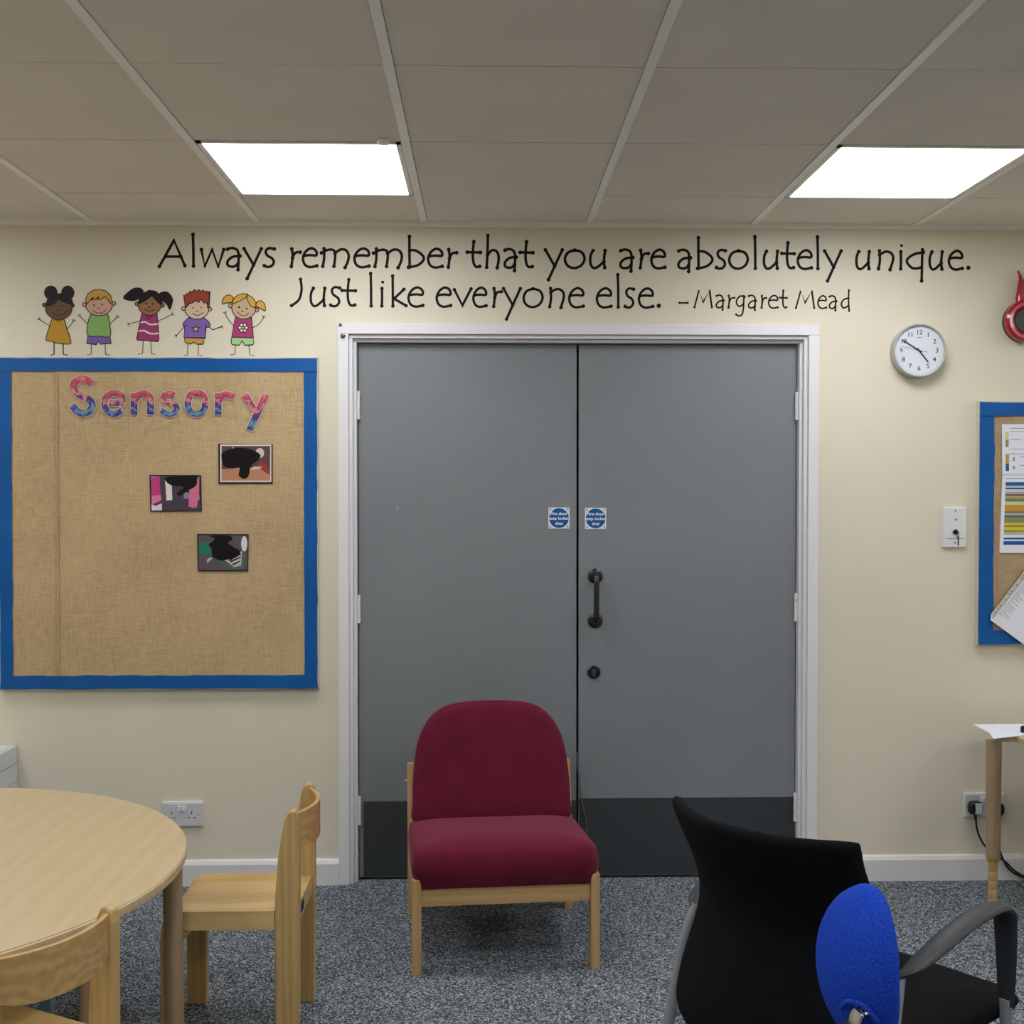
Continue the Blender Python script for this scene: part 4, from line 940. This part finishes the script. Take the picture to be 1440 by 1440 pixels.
for s in (-1, 1):
    yy = s*.247
    ap = curve([(.085, yy*.92, .600), (.10, yy*.97, .612), (.13, yy, .624), (.19, yy*1.02, .644), (.28, yy*1.03, .662), (.360, yy*1.03, .666), (.406, yy*1.02, .654), (.424, yy*1.0, .62), (.428, yy, .56), (.429, yy, .50), (.428, yy, .462)], 4)
    bm = B(); tube(bm, ap, [.016+.007*min(1, i/12)-(.008*max(0, (i-30)/10)) for i in range(len(ap))], 14, flat_=.42, up=(.35, 0, 1)); obj('armrest', bm, M['blackplas'], t, smooth=True)
    bm = B(); tube(bm, [(.428, yy, .475), (.441, yy, .2), (.452, yy, .008)], .0115, 12, up=(1, 0, 0)); obj('front_leg', bm, M['greymetal'], t, smooth=True)
    bm = B(); tube(bm, curve([(.086, yy*.93, .606), (.060, yy*.96, .54), (.028, yy*.98, .42), (-.03, yy, .2), (-.08, yy, .008)], 4), .0115, 12, up=(1, 0, 0)); obj('rear_leg', bm, M['greymetal'], t, smooth=True)
    bm = B(); tube(bm, [(.027, yy*.97, .40), (.43, yy*.99, .395)], .011, 10); obj('side_rail', bm, M['greymetal'], t, smooth=True)
    bm = B(); cyl(bm, (.452, yy, 0), (.452, yy, .014), .018); cyl(bm, (-.08, yy, 0), (-.08, yy, .014), .018); obj('glide', bm, M['blackplas'], t)
for x in (.12, .40):
    bm = B(); tube(bm, [(x, -.24, .396), (x, .24, .396)], .011, 10); obj('cross_rail', bm, M['greymetal'], t, smooth=True)

# ---------------------------------------------------------------- blue chair, back edge-on, at the bottom right
PH2 = math.radians(15)
BCc = Vector((.512, -2.70, 0))
t = thing('blue_chair', 'bright blue padded chair back seen edge-on, in front of the black armchair', 'chair', (BCc.x, BCc.y, 0), PH2)
el = [(.088*(abs(math.cos(k*PI/20))**(1.15 if math.sin(k*PI/20) > 0 else .85))*(1 if math.cos(k*PI/20) > 0 else -1), .116*(abs(math.sin(k*PI/20))**.95)*(1 if math.sin(k*PI/20) > 0 else -1)) for k in range(40)]
def bpad(a, b, d):
    v = a/.086
    return (.020*v*v+.034*(b/.116)**2*(1.2 if b > 0 else .9)+.027*d, -a, .768+b)
bm = B(); pillow(bm, el, bpad, 2.6); obj('backrest', bm, M['bluefab'], t, smooth=True, angle=3)
bm = B(); tube(bm, curve([(-.026, -.030, .726), (-.027, -.044, .742), (-.020, -.062, .747), (-.012, -.076, .742), (-.004, -.084, .728)], 4), .0035, 8); obj('pocket_hem', bm, M['bluefab'], t, smooth=True)
bm = B(); tube(bm, curve([(-.006, -.066, .738), (-.026, -.066, .731), (-.034, -.066, .65), (-.03, -.05, .52), (.02, -.03, .42), (.12, 0, .405)], 5), .014, 12, flat_=.35, up=(1, 0, .3)); obj('back_bar', bm, M['chrome'], t, smooth=True)
bm = B(); box(bm, -.039, -.024, -.080, -.052, .715, .720); obj('bar_clip', bm, M['blackplas'], t)
bm = B(); pillow(bm, rrect(.38, .40, .09, 6), lambda a, b, d: (a+.24, b, .445+.035*d), 3.5); obj('seat', bm, M['bluefab'], t, smooth=True, angle=3)
bm = B(); cyl(bm, (.24, 0, .08), (.24, 0, .41), .02); obj('gas_stem', bm, M['chrome'], t, smooth=True)
for k in range(5):
    a = k*2*PI/5+.3; dx, dy = math.cos(a), math.sin(a)
    bm = B(); tube(bm, [(.24, 0, .10), (.24+.12*dx, .12*dy, .09), (.24+.25*dx, .25*dy, .062)], [.024, .02, .014], 10); ft = obj('foot', bm, M['blackplas'], t, smooth=True)
    bm = B(); px_, py_ = .24+.25*dx, .25*dy; cyl(bm, (px_-.012*dy, py_+.012*dx, .026), (px_+.012*dy, py_-.012*dx, .026), .026); obj('castor', bm, M['blackplas'], ft, smooth=True)

# ---------------------------------------------------------------- right table with paper
RZ = .600
t = thing('side_table', 'pale wooden table cut off by right edge, notched turned leg', 'table', (1.757, -.30, 0))
TP = [(-.008, -.020), (-.002, -.028), (.071, -.025), (.076, -.46), (1.2, -.46), (1.2, .195), (.095, .195)]
bm = B(); prism(bm, TP, lambda a, b, d: (a, b, d), RZ-.002, RZ); obj('tabletop', bm, M['beech_top'], t)
bm = B(); prism(bm, TP, lambda a, b, d: (a, b, d), RZ-.020, RZ-.0021); obj('edge_band', bm, M['beech_edge'], t, bevel=.002)
for x, y in ((.004, -.002), (1.14, -.40), (1.14, .15), (.42, -.40)): table_leg(t, x, y, .175, RZ-.0205, .0242)
def on_z(px, py, Z):
    d = CF + CR*((px-720)/FPX) - CU*((py-720)/FPX); return Vector((0, CAM_Y, CAM_Z)) + d*((Z-CAM_Z)/d.z)
q = [on_z(1368.5, 1018, RZ+.004), on_z(1391.5, 1030.5, RZ+.003), on_z(1397, 1038.5, RZ+.003), on_z(1428, 1035, RZ+.003), on_z(1500, 1029, RZ+.003), on_z(1500, 1018, RZ+.003)]
c = q[1]; bm = B(); prism(bm, [(p.x-c.x, p.y-c.y) for p in q], lambda a, b, d: (a, b, d), 0, .002)
s_ = tag(obj('paper_sheet', bm, M['paper']), 'white paper sheet overhanging the left end of right table', 'paper'); s_.location = (c.x, c.y, RZ+.001)
p = on_z(1441, 1030, RZ+.003); bm = B(); lathe(bm, [(.012, 0), (.014, .004), (.014, .018), (.009, .022)], (0, 0, 0), 'Z', 20)
o = tag(obj('small_pot', bm, flat((26, 34, 52)), smooth=True), 'small dark blue object on the white paper at right edge', 'pot'); o.location = (p.x, p.y, RZ+.0032)
